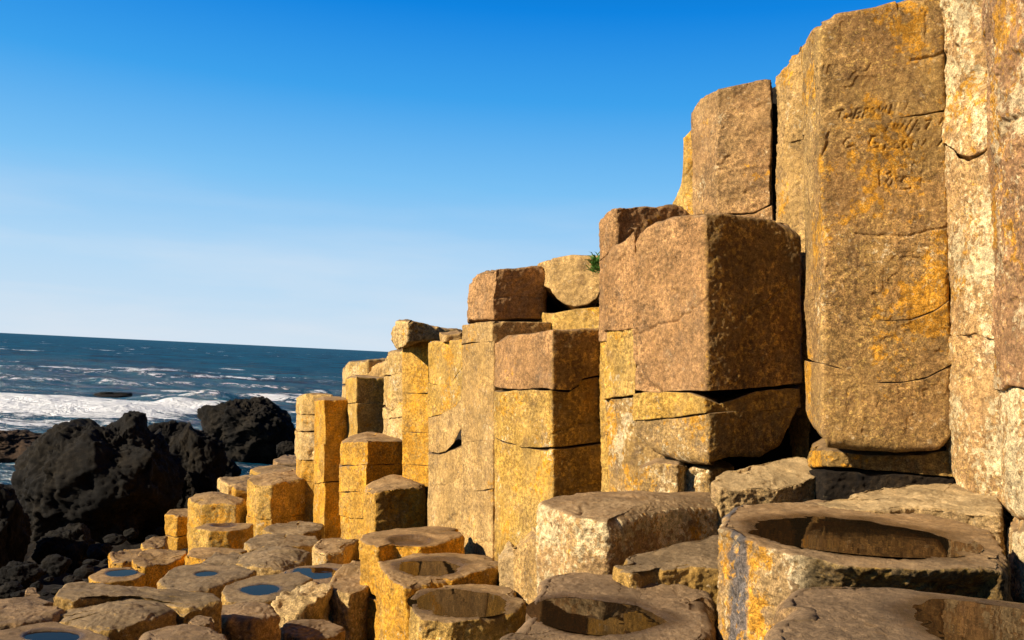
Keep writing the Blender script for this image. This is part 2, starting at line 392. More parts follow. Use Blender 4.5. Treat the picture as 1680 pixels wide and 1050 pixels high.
rock('flat', (0.50, 0.34, 0.15), (0.44, 0.29, 0.12), (0.34, 0.22, 0.10), orange=-0.1, cream=0.25, top=(0.58, 0.41, 0.20), seed=17)
rock('jag', (0.56, 0.40, 0.19), (0.50, 0.34, 0.14), (0.34, 0.22, 0.10), orange=0.2, cream=0.4, topmix=0.1, seed=12)
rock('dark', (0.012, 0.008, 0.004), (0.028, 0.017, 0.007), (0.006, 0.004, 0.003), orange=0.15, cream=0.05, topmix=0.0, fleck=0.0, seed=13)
rock('black', (0.005, 0.004, 0.0028), (0.015, 0.011, 0.006), (0.0025, 0.002, 0.0016), orange=-1, cream=-1, top=(0.03, 0.025, 0.017), topmix=0.2, grey=0.0, fscale=0.35, fleck=0.0, seed=14, bump=1.6)
rock('russet', (0.05, 0.028, 0.014), (0.04, 0.024, 0.014), (0.02, 0.014, 0.01), orange=-1, cream=0.05, topmix=0.0, fscale=0.35, fleck=0.0, seed=15)
rock('ground', (0.014, 0.011, 0.008), (0.024, 0.018, 0.012), (0.008, 0.007, 0.005), orange=-1, cream=-1, topmix=0.0, fscale=0.5, fleck=0.0, seed=16)
rock('pinklichen', (0.42, 0.235, 0.11), (0.38, 0.20, 0.085), (0.28, 0.16, 0.075), orange=0.58, cream=0.62, ccol=(0.66, 0.50, 0.27), fleck=0.5, seed=18)
rock('tarred', (0.42, 0.27, 0.11), (0.40, 0.24, 0.08), (0.28, 0.18, 0.09), orange=0.62, cream=0.62, grey=0.4, ccol=(0.66, 0.52, 0.30), top=(0.36, 0.225, 0.105), seed=9)
MATS['black'].node_tree.nodes['Principled BSDF'].inputs['Specular IOR Level'].default_value = 0.22

def water_mat(name, deep, rough, bscale, bstr, bdist):
    m, t = nt_new(name); g = G(t)
    geo = g.n('ShaderNodeNewGeometry'); b = g.n('ShaderNodeBsdfPrincipled')
    b.inputs['Base Color'].default_value = (*deep, 1); b.inputs['Roughness'].default_value = rough; b.inputs['Specular IOR Level'].default_value = 0.26; b.inputs['Specular Tint'].default_value = (0.80, 0.46, 0.34, 1); b.inputs['IOR'].default_value = 1.33
    bu = g.n('ShaderNodeBump'); bu.inputs['Strength'].default_value = bstr; bu.inputs['Distance'].default_value = bdist
    g.l(g.noise(geo.outputs['Position'], bscale, 3), bu.inputs['Height']); g.l(bu.outputs[0], b.inputs['Normal'])
    b.inputs['Specular IOR Level'].default_value = 0.0
    gl = g.n('ShaderNodeBsdfGlossy'); gl.inputs['Roughness'].default_value = rough; gl.inputs['Color'].default_value = (0.85, 0.72, 0.62, 1); g.l(bu.outputs[0], gl.inputs['Normal'])
    fr = g.n('ShaderNodeFresnel'); fr.inputs['IOR'].default_value = 1.33; g.l(bu.outputs[0], fr.inputs['Normal'])
    mx = g.n('ShaderNodeMixShader'); g.l(g.math('MULTIPLY', fr.outputs[0], 0.75), mx.inputs[0]); g.l(b.outputs[0], mx.inputs[1]); g.l(gl.outputs[0], mx.inputs[2])
    o = g.n('ShaderNodeOutputMaterial'); g.l(mx.outputs[0], o.inputs[0]); MATS[name] = m
    return m
water_mat('pool', (0.012, 0.008, 0.004), 0.015, 9, 0.12, 0.004)

def sea_mat():
    m, t = nt_new('sea'); g = G(t)
    geo = g.n('ShaderNodeNewGeometry'); pos = geo.outputs['Position']
    b = g.n('ShaderNodeBsdfPrincipled'); b.inputs['IOR'].default_value = 1.33; b.inputs['Specular IOR Level'].default_value = 0.0
    at = g.n('ShaderNodeAttribute', attribute_name='foam')
    w = g.off(pos, (0, 0, 0), (0.55, 1, 1))
    n1 = g.noise(w, 1.6, 6, 0.68, 0.6); n2 = g.noise(g.off(pos, (3, 3, 3), (0.4, 1, 1)), 0.28, 5, 0.62); n3 = g.noise(w, 6.0, 5, 0.7)
    n4 = g.noise(g.off(pos, (3, 7, 3), (0.10, 0.28, 1)), 1.0, 7, 0.75)
    deep = g.mix(g.ramp(n4, 0.36, 0.64), (0.0002, 0.026, 0.062), (0.0004, 0.085, 0.150))
    fm = g.math('ADD', at.outputs['Fac'], g.math('MULTIPLY', g.math('SUBTRACT', n1, 0.5), 2.2))
    fm = g.math('ADD', fm, g.math('MULTIPLY', g.math('SUBTRACT', n3, 0.5), 1.5))
    f = g.ramp(fm, 0.46, 0.62)
    col = g.mix(f, deep, (0.82, 0.84, 0.86)); g.l(col, b.inputs['Base Color'])
    g.l(g.ramp(f, 0, 1, 0.28, 0.8), b.inputs['Roughness'])
    bu = g.n('ShaderNodeBump'); bu.inputs['Strength'].default_value = 1.0; bu.inputs['Distance'].default_value = 0.45
    h = g.math('ADD', n1, g.math('MULTIPLY', n3, 0.32)); h = g.math('ADD', h, g.math('MULTIPLY', n2, 1.6))
    h = g.math('ADD', h, g.math('MULTIPLY', f, 0.25))
    g.l(h, bu.inputs['Height']); g.l(bu.outputs[0], b.inputs['Normal'])
    gl = g.n('ShaderNodeBsdfGlossy'); gl.inputs['Roughness'].default_value = 0.18; g.l(bu.outputs[0], gl.inputs['Normal'])
    mx = g.n('ShaderNodeMixShader'); g.l(g.ramp(f, 0, 1, 0.13, 0.0), mx.inputs[0]); g.l(b.outputs[0], mx.inputs[1]); g.l(gl.outputs[0], mx.inputs[2])
    o = g.n('ShaderNodeOutputMaterial'); g.l(mx.outputs[0], o.inputs[0]); MATS['sea'] = m
sea_mat()
def plain(name, c, r=0.6):
    m, t = nt_new(name); g = G(t); b = g.n('ShaderNodeBsdfPrincipled'); b.inputs['Roughness'].default_value = r
    geo = g.n('ShaderNodeNewGeometry'); g.l(g.mix(g.noise(geo.outputs['Position'], 60, 3), c, tuple(x*1.7 for x in c)), b.inputs['Base Color'])
    o = g.n('ShaderNodeOutputMaterial'); g.l(b.outputs[0], o.inputs[0]); MATS[name] = m
plain('sky_block_hill', (0.022, 0.024, 0.010))
plain('grass', (0.05, 0.14, 0.015))
plain('weed', (0.10, 0.20, 0.02))

# ------------------------------------------------------------------ the ground and the sea
def ground_drop(x, y):
    d = np.interp(y, [0.5, 2.0, 2.6, 4.3, 6, 8, 10, 13, 17, 25], [0.95, 1.0, 1.12, 1.42, 1.60, 1.74, 1.9, 2.18, 2.9, 4.0])
    d = d - 0.25*sstep(0.0, 2.0, x) - 0.0*x
    d = d + 0.5*sstep(5, 9, -x)*sstep(6, 9, y)
    wall = np.interp(x, [-2.6, -1.9, -1.2, -0.8, -0.3, 0.1, 0.5, 0.8, 1.2, 1.5], [12.5, 8.9, 7.6, 6.2, 5.2, 4.4, 3.4, 3.2, 2.9, 2.0])
    up = np.interp(x, [-2.5, -1.8, -1.0, -0.4, 0.2, 1.5, 40], [1.9, 1.0, 0.6, 0.12, 0.02, -0.1, -0.4])
    t = sstep(-0.05, 0.35, y - wall)*sstep(-2.6, -1.9, x)
    d = d*(1 - t) + up*t
    return d
def build_ground():
    ys = np.concatenate([[-90, -40, -15, -6, -2, -0.5], np.arange(0.2, 4, 0.035), np.arange(4, 14, 0.06), np.arange(14, 26, 0.4), [30, 60]])
    xs = np.concatenate([np.arange(-40, -9, 1.0), np.arange(-9, 3, 0.045), np.arange(3, 40, 1.0)])
    X, Y = np.meshgrid(xs, ys); x, y = X.ravel(), Y.ravel()
    z = -ground_drop(x, y); p = np.column_stack([x, y, z*0])
    r = 1 - 2*np.abs(fbm(p, 2.2, 4, 91)); r2 = np.abs(fbm(p, 7, 3, 95))
    z = z + 0.05*r*sstep(2, 5, y) + 0.08*r2 - 0.04
    V = np.column_stack([x, y, z]); nx, ny = len(xs), len(ys)
    i, j = np.meshgrid(np.arange(nx-1), np.arange(ny-1)); b = (j*nx + i).ravel()
    q = np.stack([b, b+1, b+nx+1, b+nx], 1)
    o = link('ground', make_mesh('ground', to_world(V), q, np.zeros((0, 3), int), MATS['ground'], {'wet': np.zeros(len(V))}), (0, 0, 0))
    tag(o, None, None, kind='structure')
build_ground()
def build_sky_block_hill():                            # unseen slope added to block sky light, behind and right of the eye
    th = np.linspace(math.radians(-28), math.radians(112), 90); rr = np.linspace(24, 150, 40)     # angle from straight behind, towards the right
    T, Rr = np.meshgrid(th, rr); t, r = T.ravel(), Rr.ravel()
    x, y = np.sin(t)*r, -np.cos(t)*r; p = np.column_stack([x, y, 0*x])
    z = -1.5 + 46*sstep(24, 75, r)*sstep(-0.49, -0.30, t)*(1 - sstep(1.75, 1.95, t)) + 3*fbm(p, 0.05, 4, 61)*sstep(24, 40, r)
    V = np.column_stack([x, y, z]); nx, ny = len(th), len(rr)
    i, j = np.meshgrid(np.arange(nx-1), np.arange(ny-1)); b = (j*nx + i).ravel()
    tag(link('sky_block_hill', make_mesh('sky_block_hill', V, np.stack([b, b+1, b+nx+1, b+nx], 1), np.zeros((0, 3), int), MATS['sky_block_hill']), (0, 0, 0)), None, None, kind='structure')
build_sky_block_hill()

def build_sea():
    rs = np.concatenate([np.geomspace(9, 60, 330), np.geomspace(60.4, 500, 200), np.geomspace(520, 45000, 60)])
    an = np.concatenate([np.linspace(-1.45, -0.62, 60, endpoint=False), np.linspace(-0.62, 0.02, 760, endpoint=False), np.linspace(0.02, 1.45, 80)])
    A, Rr = np.meshgrid(an, rs); a, r = A.ravel(), Rr.ravel()
    x, y = np.sin(a)*r, np.cos(a)*r
    p = np.column_stack([x, y, 0*x])
    fade = 1 - sstep(60, 400, r)*0.6
    pw = p*np.array([0.55, 1, 1])
    z = 0.10*fbm(pw, 0.35, 3, 1)*fade + 0.05*fbm(pw, 1.4, 3, 2)*(1 - sstep(40, 160, r))
    sharp = 1 - 2*np.abs(fbm(pw, 0.16, 3, 5)); z += 0.14*sharp*fade*sstep(18, 40, r)
    # breakers running along the shore
    foam = np.zeros_like(x) - 0.25
    wob = 2.2*noise(p, 0.09, 3) + 0.8*noise(p, 0.4, 4)
    def band(y0, wdt, amp, x0, x1, fo, soft=1.5):
        nonlocal z, foam
        yy = y - y0 - wob
        m = sstep(x0 - soft, x0 + soft, x)*(1 - sstep(x1 - soft, x1 + soft, x))
        z += amp*m*np.where(yy > 0, np.exp(-(yy/(wdt*1.6))**2), np.exp(-(yy/(wdt*0.5))**2))*(0.8 + 0.4*noise(p, 0.5, 9))
        foam = np.maximum(foam, -0.25 + (fo + 0.25)*m*np.exp(-(yy/wdt)**4))
    band(27.5, 2.9, 0.34, -19, -9.0, 1.15)
    band(23.6, 1.5, 0.12, -18, -9, 0.62)
    band(31.5, 1.0, 0.40, -12.8, -9.4, 0.55)
    band(20.0, 3.6, 0.05, -17, -9.5, 0.42)
    band(29.6, 0.9, 0.5, -10.8, -8.8, 0.9, 0.6)
    band(21.0, 5.0, 0.0, -30, -11, 0.46)
    band(44.0, 0.9, 0.22, -26, -7, 0.42)
    band(55.0, 1.2, 0.22, -34, -12, 0.40)
    band(38.0, 0.8, 0.18, -12, -4.5, 0.62)
    band(16.5, 1.6, 0.02, -8, -3.5, 0.16)
    caps = noise(pw, 0.30, 33) + 0.5*noise(pw, 0.9, 34)
    foam = np.maximum(foam, -0.25 + 0.85*sstep(0.66, 0.95, caps)*(1 - sstep(250, 600, r)))
    foam = np.maximum(foam, -0.12 + 0.28*sstep(0.1, 0.6, noise(pw, 0.12, 40))*(1 - sstep(34, 70, r)))
    V = np.column_stack([x, y, z]); nx, ny = len(an), len(rs)
    i, j = np.meshgrid(np.arange(nx-1), np.arange(ny-1)); b = (j*nx + i).ravel()
    q = np.stack([b, b+1, b+nx+1, b+nx], 1)
    o = link('sea', make_mesh('sea', V, q, np.zeros((0, 3), int), MATS['sea'], {'foam': foam}), (0, 0, 0))
    tag(o, None, None, kind='structure')
build_sea()

# ------------------------------------------------------------------ standing columns
SEED = [100]
PX = 1.25/887.0                              # about one rendered pixel per metre of distance
class Wall:
    def __init__(s, name, label, cat, front, mat, group=None, thick=0.62, crad=0.022, back=None):
        s.name, s.label, s.cat, s.mat, s.group = name, label, cat, mat, group
        fx = np.array([p[0] for p in front], float); fy = np.array([p[1] for p in front], float)
        s.fx, s.fy = fx, fy
        # x from pixel column at mid height (the rock frame is not rolled, so px alone gives x)
        s.pts = np.column_stack([(fx - W0/2)/F*fy*(cp + 0.0), fy])
        L, Rr = s.pts[0], s.pts[-1]; w = np.linalg.norm(Rr - L)
        dl = (L + Rr)/2; dl /= np.linalg.norm(dl); rt = np.array([dl[1], -dl[0]])
        t = thick*w
        bk = [Rr + dl*t*0.55 + rt*0.03*w, (L+Rr)/2 + dl*t*1.15 + rt*0.16*w, (L+Rr)/2 + dl*t*1.1 - rt*0.18*w, L + dl*t*0.5 - rt*0.0*w]
        if back: bk = [Rr + dl*back, L + dl*back]
        s.poly = np.array(list(s.pts) + bk)
        s.crad = crad
        s.Y = float(np.mean(fy)); s.w = w
    def surf(s, line):
        if isinstance(line, (int, float)):
            return lambda x, y: np.full(np.shape(x), -float(line))
        if line and line[0] == 'd': return lambda x, y: np.full(np.shape(x), -float(line[1]))
        lx = np.array([p[0] for p in line], float); ly = np.array([p[1] for p in line], float)
        def f(x, y):
            x, y = np.asarray(x, float), np.asarray(y, float)
            # slide points onto the front face along the column's own depth, then read the line there
            px = W0/2 + F*x/(y*cp)
            px = np.clip(px, s.fx[0], s.fx[-1])
            yf = np.interp(px, s.fx, s.fy)
            py = np.interp(px, lx, ly)
            return ray(px, py)[1]*yf
        return f
    def go(s, top, bottom, joints=(), cracks=(), mats=None, jr=0.005, topr=0.02, botr=0.01, amp=1.0, rough=0.0, spacing=None,
           strokes=(), dome=0.0, capn=None, topbreak=0.0, labels=None, basins=(), chip=1.0, topmat=None, belly=0.0, var=None, fine=1.0):
        """top, bottom and each joint are pixel lines; a joint may be a pair (under edge of upper drum, top of lower drum)"""
        sp = spacing or s.Y*PX
        out, nrm = round_poly(s.poly, s.crad, sp*1.1)
        surfs = [(None, s.surf(top))]
        for j in joints:
            if isinstance(j, tuple) and isinstance(j[0], list): surfs.append((s.surf(j[0]), s.surf(j[1])))
            else: f = s.surf(j); surfs.append((f, lambda x, y, f=f: f(x, y) - 0.002))
        surfs.append((s.surf(bottom), None))
        n = len(surfs) - 1
        cy = float(out[:, 1].mean()); cx = float(out[:, 0].mean())
        zb = float(surfs[-1][0](np.array([cx]), np.array([cy]))[0])
        org = to_world(np.array([cx, cy, zb]))
        par = None
        if n > 1:
            par = bpy.data.objects.new(s.name, None); C.objects.link(par); par.location = org; par.empty_display_size = 0.1
            tag(par, s.label, s.cat, s.group)
        for k in range(n):
            part = 'capstone' if k == 0 else ('base_drum' if k == n-1 else 'drum')
            SEED[0] += 1; sd = SEED[0]
            rng = np.random.RandomState(sd)
            zt, zbm = surfs[k][1], surfs[k+1][0]
            jog = rng.uniform(-1, 1, 2)*0.003
            oo = out + jog
            mt = MATS[(mats[k] if mats else s.mat)]
            last = k == n-1
            d = build_block(oo, nrm, zbm, zt, sp, mt, 'drum', sd, rlo=botr if last else jr, rhi=topr if k == 0 else jr,
                            capn=(capn or 14) if k == 0 else 3, dome=dome if k == 0 else 0, amp=amp, rough=rough, chip=chip if k == 0 else 0.25,
                            cracks=cracks, strokes=strokes, terr=topbreak if k == 0 else 0, basins=basins if k == 0 else (), belly=belly, var=var, fine=fine)
            o = finish(part if par else s.name, d, org, mt, par)
            if not par: tag(o, s.label, s.cat, s.group)
            elif labels and labels[k]: o['label'] = labels[k]
        return par

# ------------------------------------------------------------------ low columns and slabs seen from above
def slab(name, label, cat, poly, Y, h, mat, ref=None, slope=(0, 0), basin=None, dome=0.0, topr=0.02, rough=0.0, amp=1.0, crad=0.03,
         cracks=(), joints=(), group=None, water=True, wlabel=None, wdrop=0.2, terr=0.0, chip=1.0, wetall=0.0, capk=1.0, grow=1.03, wgroup=None, var=None, under=0.0, tar=None):
    if basin is None and Y > 2.6 and slope == (0, 0):
        q_ = np.random.RandomState(int(abs(poly[0][0]))); slope = tuple(q_.uniform(-0.05, 0.05, 2)); terr = terr or 0.7
    poly = np.array(poly, float); cpx = ref if ref else tuple(poly.mean(0))
    rx, rz = ray(*cpx); d = -(rx*sa + rz*ca)*Y
    cx, cy = float(rx*Y), Y
    x, y, z = on_level(poly[:, 0], poly[:, 1], d, slope[0], slope[1], (cx, cy))
    pts = np.column_stack([x, y])
    pts = pts.mean(0) + (pts - pts.mean(0))*grow
    sp = max(0.9, min(y.min(), Y))*PX*0.95
    out, nrm = round_poly(pts, crad, sp*1.1)
    def top(xx, yy): return (-d + slope[0]*(xx - cx) + slope[1]*(yy - cy) - xx*sa)/ca
    zc = float(top(np.array([cx]), np.array([cy]))[0])
    bas = []
    if basin:
        bx, by, brx, bry, bd = basin
        x0, y0, _ = on_level(bx, by, d, slope[0], slope[1], (cx, cy))
        x1, y1, _ = on_level(bx + brx, by, d, slope[0], slope[1], (cx, cy))
        _, ya, _ = on_level(bx, by - bry, d, slope[0], slope[1], (cx, cy)); _, yb, _ = on_level(bx, by + bry, d, slope[0], slope[1], (cx, cy))
        bas = [(float(x0), float((ya+yb)/2), float(x1-x0), float((ya-yb)/2), bd)]
    c = out.mean(0); org = to_world(np.array([c[0], c[1], zc - h]))
    levels = [0.0] + list(joints) + [h]
    par = None
    if len(levels) > 2:
        par = bpy.data.objects.new(name, None); C.objects.link(par); par.location = org; par.empty_display_size = 0.1
        tag(par, label, cat, group)
    dist = np.hypot(*(out - c).T).mean()
    for k in range(len(levels)-1):
        SEED[0] += 1
        zt = (lambda xx, yy: top(xx, yy)) if k == 0 else (lambda xx, yy, l=levels[k]: top(xx, yy)*0 + zc - l - 0.002 + 0.01*np.sin(xx*9 + l*7))
        zb = (lambda xx, yy, l=levels[k+1]: np.full(np.shape(xx), zc - l) + 0.01*np.sin(np.asarray(xx)*9 + l*7))
        dta = build_block(out, nrm, zb, zt, sp*(1 if k == 0 else 1.2), MATS[mat], 'drum', SEED[0], rlo=0.006, rhi=topr if k == 0 else 0.006,
                          capn=int(min(130, max(10, dist/sp*0.8*capk))) if k == 0 else 3, dome=dome if k == 0 else 0, basins=bas if k == 0 else (),
                          rough=rough, amp=amp, cracks=cracks, terr=terr if k == 0 else 0, chip=chip if k == 0 else 0.3, wetall=wetall, var=var, under=under, tar=tar)
        o = finish(('capstone' if k == 0 else ('base_drum' if k == len(levels)-2 else 'drum')) if par else name, dta, org, MATS[mat], par)
        if not par: tag(o, label, cat, group)
    if basin and water:
        b = bas[0]; n = 64; V = [(0, 0, 0)]
        ax, ay = b[2]*1.13, b[3]*1.13
        wc = to_world(np.array([b[0], b[1], float(top(np.array([b[0]]), np.array([b[1]]))[0])])); wc[2] -= b[4]*wdrop
        for ring in (0.5, 1.0):
            for k in range(n): V.append((math.cos(k*2*math.pi/n)*ax*ring, math.sin(k*2*math.pi/n)*ay*ring, 0))
        T = [(0, 1+k, 1+(k+1) % n) for k in range(n)]; Q = [(1+k, 1+n+k, 1+n+(k+1) % n, 1+(k+1) % n) for k in range(n)]
        me = make_mesh('puddle', np.array(V), np.array(Q), np.array(T), MATS['pool'])
        w = link('puddle', me, wc); tag(w, wlabel, 'puddle', wgroup)
    return par

# ---- the carved column, letters as strokes measured on the stone
def zz(p): return (1340 + p[0]/5.25, 130 + p[1]/5.25)
def st(*pts): return [zz(p) for p in pts]
LET = [
 st((185, 262), (245, 250)), st((222, 255), (203, 318)), st((262, 312), (266, 316)),
 st((362, 240), (328, 322)), st((362, 240), (400, 238), (396, 268), (348, 282)), st((348, 282), (384, 286), (372, 318), (328, 322)),
 st((428, 240), (410, 312)), st((428, 240), (462, 240), (452, 274), (420, 278)), st((424, 278), (446, 308)),
 st((500, 236), (472, 268), (476, 300), (500, 298), (520, 262), (500, 236)),
 st((560, 228), (556, 284), (590, 238), (588, 286), (622, 222)),
 st((640, 282), (660, 212), (686, 272), (708, 200)),
 st((770, 262), (806, 196), (830, 256)), st((786, 236), (820, 234)),
 st((640, 366), (596, 468), (580, 462)), st((676, 384), (662, 430), (684, 432), (704, 392), (700, 430)), st((762, 360), (722, 426)), st((816, 350), (770, 430)),
 st((868, 352), (790, 492)), st((900, 382), (880, 372), (862, 400), (900, 404), (880, 432)), st((948, 350), (990, 344), (950, 420)), st((1092, 330), (1066, 370)),
 st((296, 512), (262, 520), (240, 562), (262, 598), (332, 578)),
 st((520, 504), (480, 506), (456, 556), (480, 602), (536, 596), (544, 562), (508, 560)),
 st((590, 606), (600, 540), (632, 538), (628, 566), (596, 570), (634, 604)),
 st((700, 538), (674, 566), (692, 602), (722, 580), (700, 538)), st((768, 536), (742, 562), (758, 602), (790, 576), (768, 536)),
 st((826, 600), (840, 530), (868, 578), (888, 524), (886, 598)), st((920, 560), (944, 512), (956, 556)),
 st((540, 800), (542, 924)), st((640, 800), (608, 826), (660, 880), (630, 930), (600, 892), (656, 832), (640, 800)),
 st((812, 850), (770, 836), (736, 880), (790, 900), (826, 920), (800, 944), (730, 944)), st((908, 796), (902, 926)),
]
w = Wall('basalt_column', 'tallest column, worn carved letters on its broad front face', 'rock column',
         [(1322, 2.62), (1350, 2.38), (1563, 2.35)], 'carved', thick=0.9, crad=0.03)
w.go([(1322, 75), (1337, 48), (1350, 32), (1385, 17), (1440, 10), (1480, 0), (1563, -25)],
     [(1322, 690), (1335, 720), (1360, 736), (1470, 742), (1540, 738), (1563, 722)],
     joints=[[(1322, 222), (1360, 212), (1430, 200), (1500, 190), (1563, 180)],
             [(1322, 490), (1390, 500), (1440, 524), (1500, 524), (1540, 508), (1563, 492)],
             [(1322, 590), (1380, 604), (1410, 625), (1480, 628), (1520, 620), (1563, 598)]],
     cracks=[([(1500, 98), (1540, 90), (1563, 76)], .006, .004), ([(1350, 262), (1358, 240), (1362, 225)], .006, .005),
             ([(1405, 384), (1480, 388), (1563, 372)], .004, .003), ([(1542, 236), (1563, 205)], .004, .003),
             ([(1522, 60), (1520, 20)], .003, .004), ([(1470, 650), (1472, 690)], .0, .003)],
     strokes=LET, jr=0.0028, topr=0.03, botr=0.045, spacing=0.0022, amp=0.6, fine=0.6,
     labels=['reddish top drum of the carved column', None, None, None])
w = Wall('basalt_column', 'tall narrow column set back against the left side of the carved column', 'rock column',
         [(1280, 3.34), (1300, 3.22), (1328, 3.14)], 'tan', thick=0.8)
w.go([(1280, 122), (1290, 108), (1306, 94), (1328, 74)], ['d', 0.6], joints=[[(1280, 236), (1328, 228)]], cracks=[([(1313, 150), (1312, 240), (1310, 380)], .006, .006)], topr=0.03, jr=0.003)
w = Wall('basalt_column', 'pale lichen-blotched column with a hollow bite in its side, right beside the carved column', 'rock column',
         [(1546, 2.52), (1561, 2.335), (1590, 2.22), (1642, 2.12)], 'lichen', thick=1.6)
w.go([(1556, -160), (1642, -180)], [(1556, 790), (1575, 835), (1600, 855), (1642, 862)],
     joints=[([(1556, 230), (1580, 252), (1600, 258), (1642, 236)], [(1556, 238), (1580, 262), (1600, 268), (1642, 244)]), [(1556, 556), (1600, 545), (1642, 560)]],
     cracks=[([(1604, 20), (1596, 60), (1612, 90), (1600, 130)], .02, .02), ([(1560, 112), (1566, 80)], .01, .008), ([(1586, 620), (1600, 660), (1604, 720)], .010, .010)], jr=0.006, botr=0.06, amp=1.0, labels=['top drum with an orange patch and a dark gouge', None, None])
w = Wall('basalt_column', 'pink-topped column with cream and orange lichen running up the right edge of the view', 'rock column',
         [(1634, 2.11), (1652, 1.93), (1730, 1.72), (1860, 1.66)], 'lichen', thick=0.8)
w.go([(1634, -230), (1860, -260)], [(1634, 842), (1650, 858), (1730, 868), (1860, 872)],
     joints=[[(1634, 640), (1655, 634), (1700, 642), (1860, 640)]],
     cracks=[([(1646, 240), (1652, 200), (1680, 185)], .010, .007), ([(1660, 130), (1668, 96), (1690, 90)], .012, .012)], mats=['pinklichen', 'lichen'], jr=0.006, botr=0.04, amp=1.0)
w = Wall('stone_block', 'cream-crusted block at the foot of the right-hand columns, past a narrow dark slot', 'rock column',
         [(1644, 1.92), (1664, 1.76), (1860, 1.62)], 'lichen', thick=0.8)
w.go([(1644, 866), (1664, 872), (1860, 880)], ['d', 0.95], topr=0.02)
w = Wall('basalt_column', 'low dark two-course column stub directly under the tall carved column', 'rock column',
         [(1323, 2.68), (1352, 2.46), (1572, 2.40)], 'moss', thick=0.8)
w.go([(1323, 742), (1360, 740), (1430, 746), (1500, 748), (1572, 738)], ['d', 0.85], joints=[[(1323, 768), (1372, 768), (1430, 772), (1572, 786)]], mats=['moss', 'dark'], jr=0.008, topr=0.014,
     cracks=[([(1416, 742), (1414, 772)], .006, .004)], labels=['upper course with orange lichen at its right end', 'wet black lower course'])
w = Wall('basalt_column', 'shade-coloured column deep in the black gap between the big two-tone column and the carved column', 'rock column',
         [(1240, 3.75), (1420, 3.45)], 'dark', thick=0.8)  # filler column, the shade of the gap put into its near-black colour
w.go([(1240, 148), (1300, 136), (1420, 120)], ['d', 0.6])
w = Wall('wedge_stone', 'small pale wedge of stone stuck halfway up the black gap beside the carved column', 'stone', [(1311, 3.0), (1324, 2.94)], 'tan', thick=1.0, crad=0.005)
w.go([(1311, 446), (1324, 442)], [(1311, 482), (1324, 480)], topr=0.004, botr=0.004, amp=0.5)
w = Wall('basalt_column', 'high flat-faced column with a sloping top corner, standing behind the big two-tone column', 'rock column',
         [(1138, 3.72), (1180, 3.50), (1270, 3.42)], 'ruddy', thick=0.9, crad=0.012)
w.go([(1138, 182), (1150, 163), (1180, 145), (1200, 140), (1230, 133), (1262, 127), (1270, 128)], ['d', 0.4],
     joints=[[(1138, 350), (1180, 352), (1238, 350), (1270, 334)]], cracks=[([(1186, 268), (1196, 256)], .008, .005)], topr=0.012, amp=0.8, topbreak=0.3)
w = Wall('basalt_column', 'thin ragged column sliver showing at the left edge behind the high flat-faced column', 'rock column',
         [(1104, 4.0), (1124, 3.86), (1160, 3.8)], 'goldtan', thick=0.9)
w.go([(1104, 334), (1112, 318), (1120, 298), (1123, 224), (1135, 212), (1160, 205)], ['d', 0.4], topr=0.01, cracks=[([(1122, 290), (1140, 262)], .008, .005)])

# big two-tone column
w = Wall('basalt_column', 'big two-tone column, red-brown left face, dark speckled right face, wide crack near its foot', 'rock column',
         [(1040, 2.98), (1160, 2.67), (1314, 2.82)], 'red', thick=0.85, crad=0.016)
w.go([(1040, 392), (1048, 380), (1070, 366), (1100, 356), (1150, 349), (1200, 350), (1280, 360), (1302, 366), (1314, 384)],
     [(1040, 722), (1060, 745), (1100, 762), (1160, 764), (1200, 752), (1250, 752), (1285, 735), (1300, 690), (1314, 650)],
     joints=[([(1040, 640), (1100, 641), (1150, 643), (1200, 641), (1314, 630)], [(1040, 646), (1060, 643), (1130, 645), (1150, 651), (1185, 664), (1210, 655), (1240, 642), (1290, 636), (1314, 638)]),
             [(1040, 690), (1100, 686), (1160, 677), (1240, 674), (1314, 668)]],
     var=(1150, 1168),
     cracks=[([(1042, 548), (1060, 541), (1075, 534), (1112, 527), (1135, 508), (1160, 489)], .006, .0035), ([(1042, 500), (1052, 530), (1066, 540)], .010, .009), ([(1044, 600), (1060, 630), (1080, 640)], .012, .010), ([(1108, 400), (1112, 430)], .0, .01),
             ([(1232, 516), (1262, 496), (1290, 476)], .006, .004), ([(1056, 725), (1076, 750)], .006, .005)],
     mats=['red', 'goldtan', 'crust'], jr=0.0035, topr=0.028, botr=0.05, amp=0.7, spacing=0.0028,
     labels=['tall red-brown top drum', 'yellow-lichened drum with a pale chipped rim', 'bottom drum cut away underneath'])
w = Wall('basalt_column', 'yellow-crusted column foot, partly hidden behind the base of the big two-tone column', 'rock column',
         [(998, 3.22), (1030, 3.06), (1092, 2.95)], 'crust', thick=0.9)
w.go([(1002, 676), (1082, 676)], ['d', 0.62], topr=0.01)
w = Wall('stone_block', 'yellow-lichened block wedged under the big two-tone column, left of a dark notch', 'stone block', [(1046, 2.88), (1112, 2.76), (1126, 2.84)], 'crust', thick=0.8)
w.go([(1050, 766), (1076, 760), (1112, 762), (1126, 766)], ['d', 0.55], topr=0.012, cracks=[([(1086, 762), (1088, 790), (1096, 806)], .008, .004)])
w = Wall('stone_block', 'small grey and yellow broken block between the dark notch and the tilted flat rock', 'stone block', [(1118, 2.84), (1160, 2.74), (1196, 2.82)], 'crust', thick=0.8)
w.go([(1118, 778), (1136, 768), (1160, 768), (1196, 766)], ['d', 0.55], topr=0.012, rough=0.3, cracks=[([(1112, 806), (1130, 786), (1158, 770)], .012, .006)])
w = Wall('basalt_column', 'slim tan slice of column leaning on the left side of the big two-tone column', 'rock column',
         [(994, 3.24), (1046, 3.02)], 'goldtan', thick=0.7, crad=0.02)
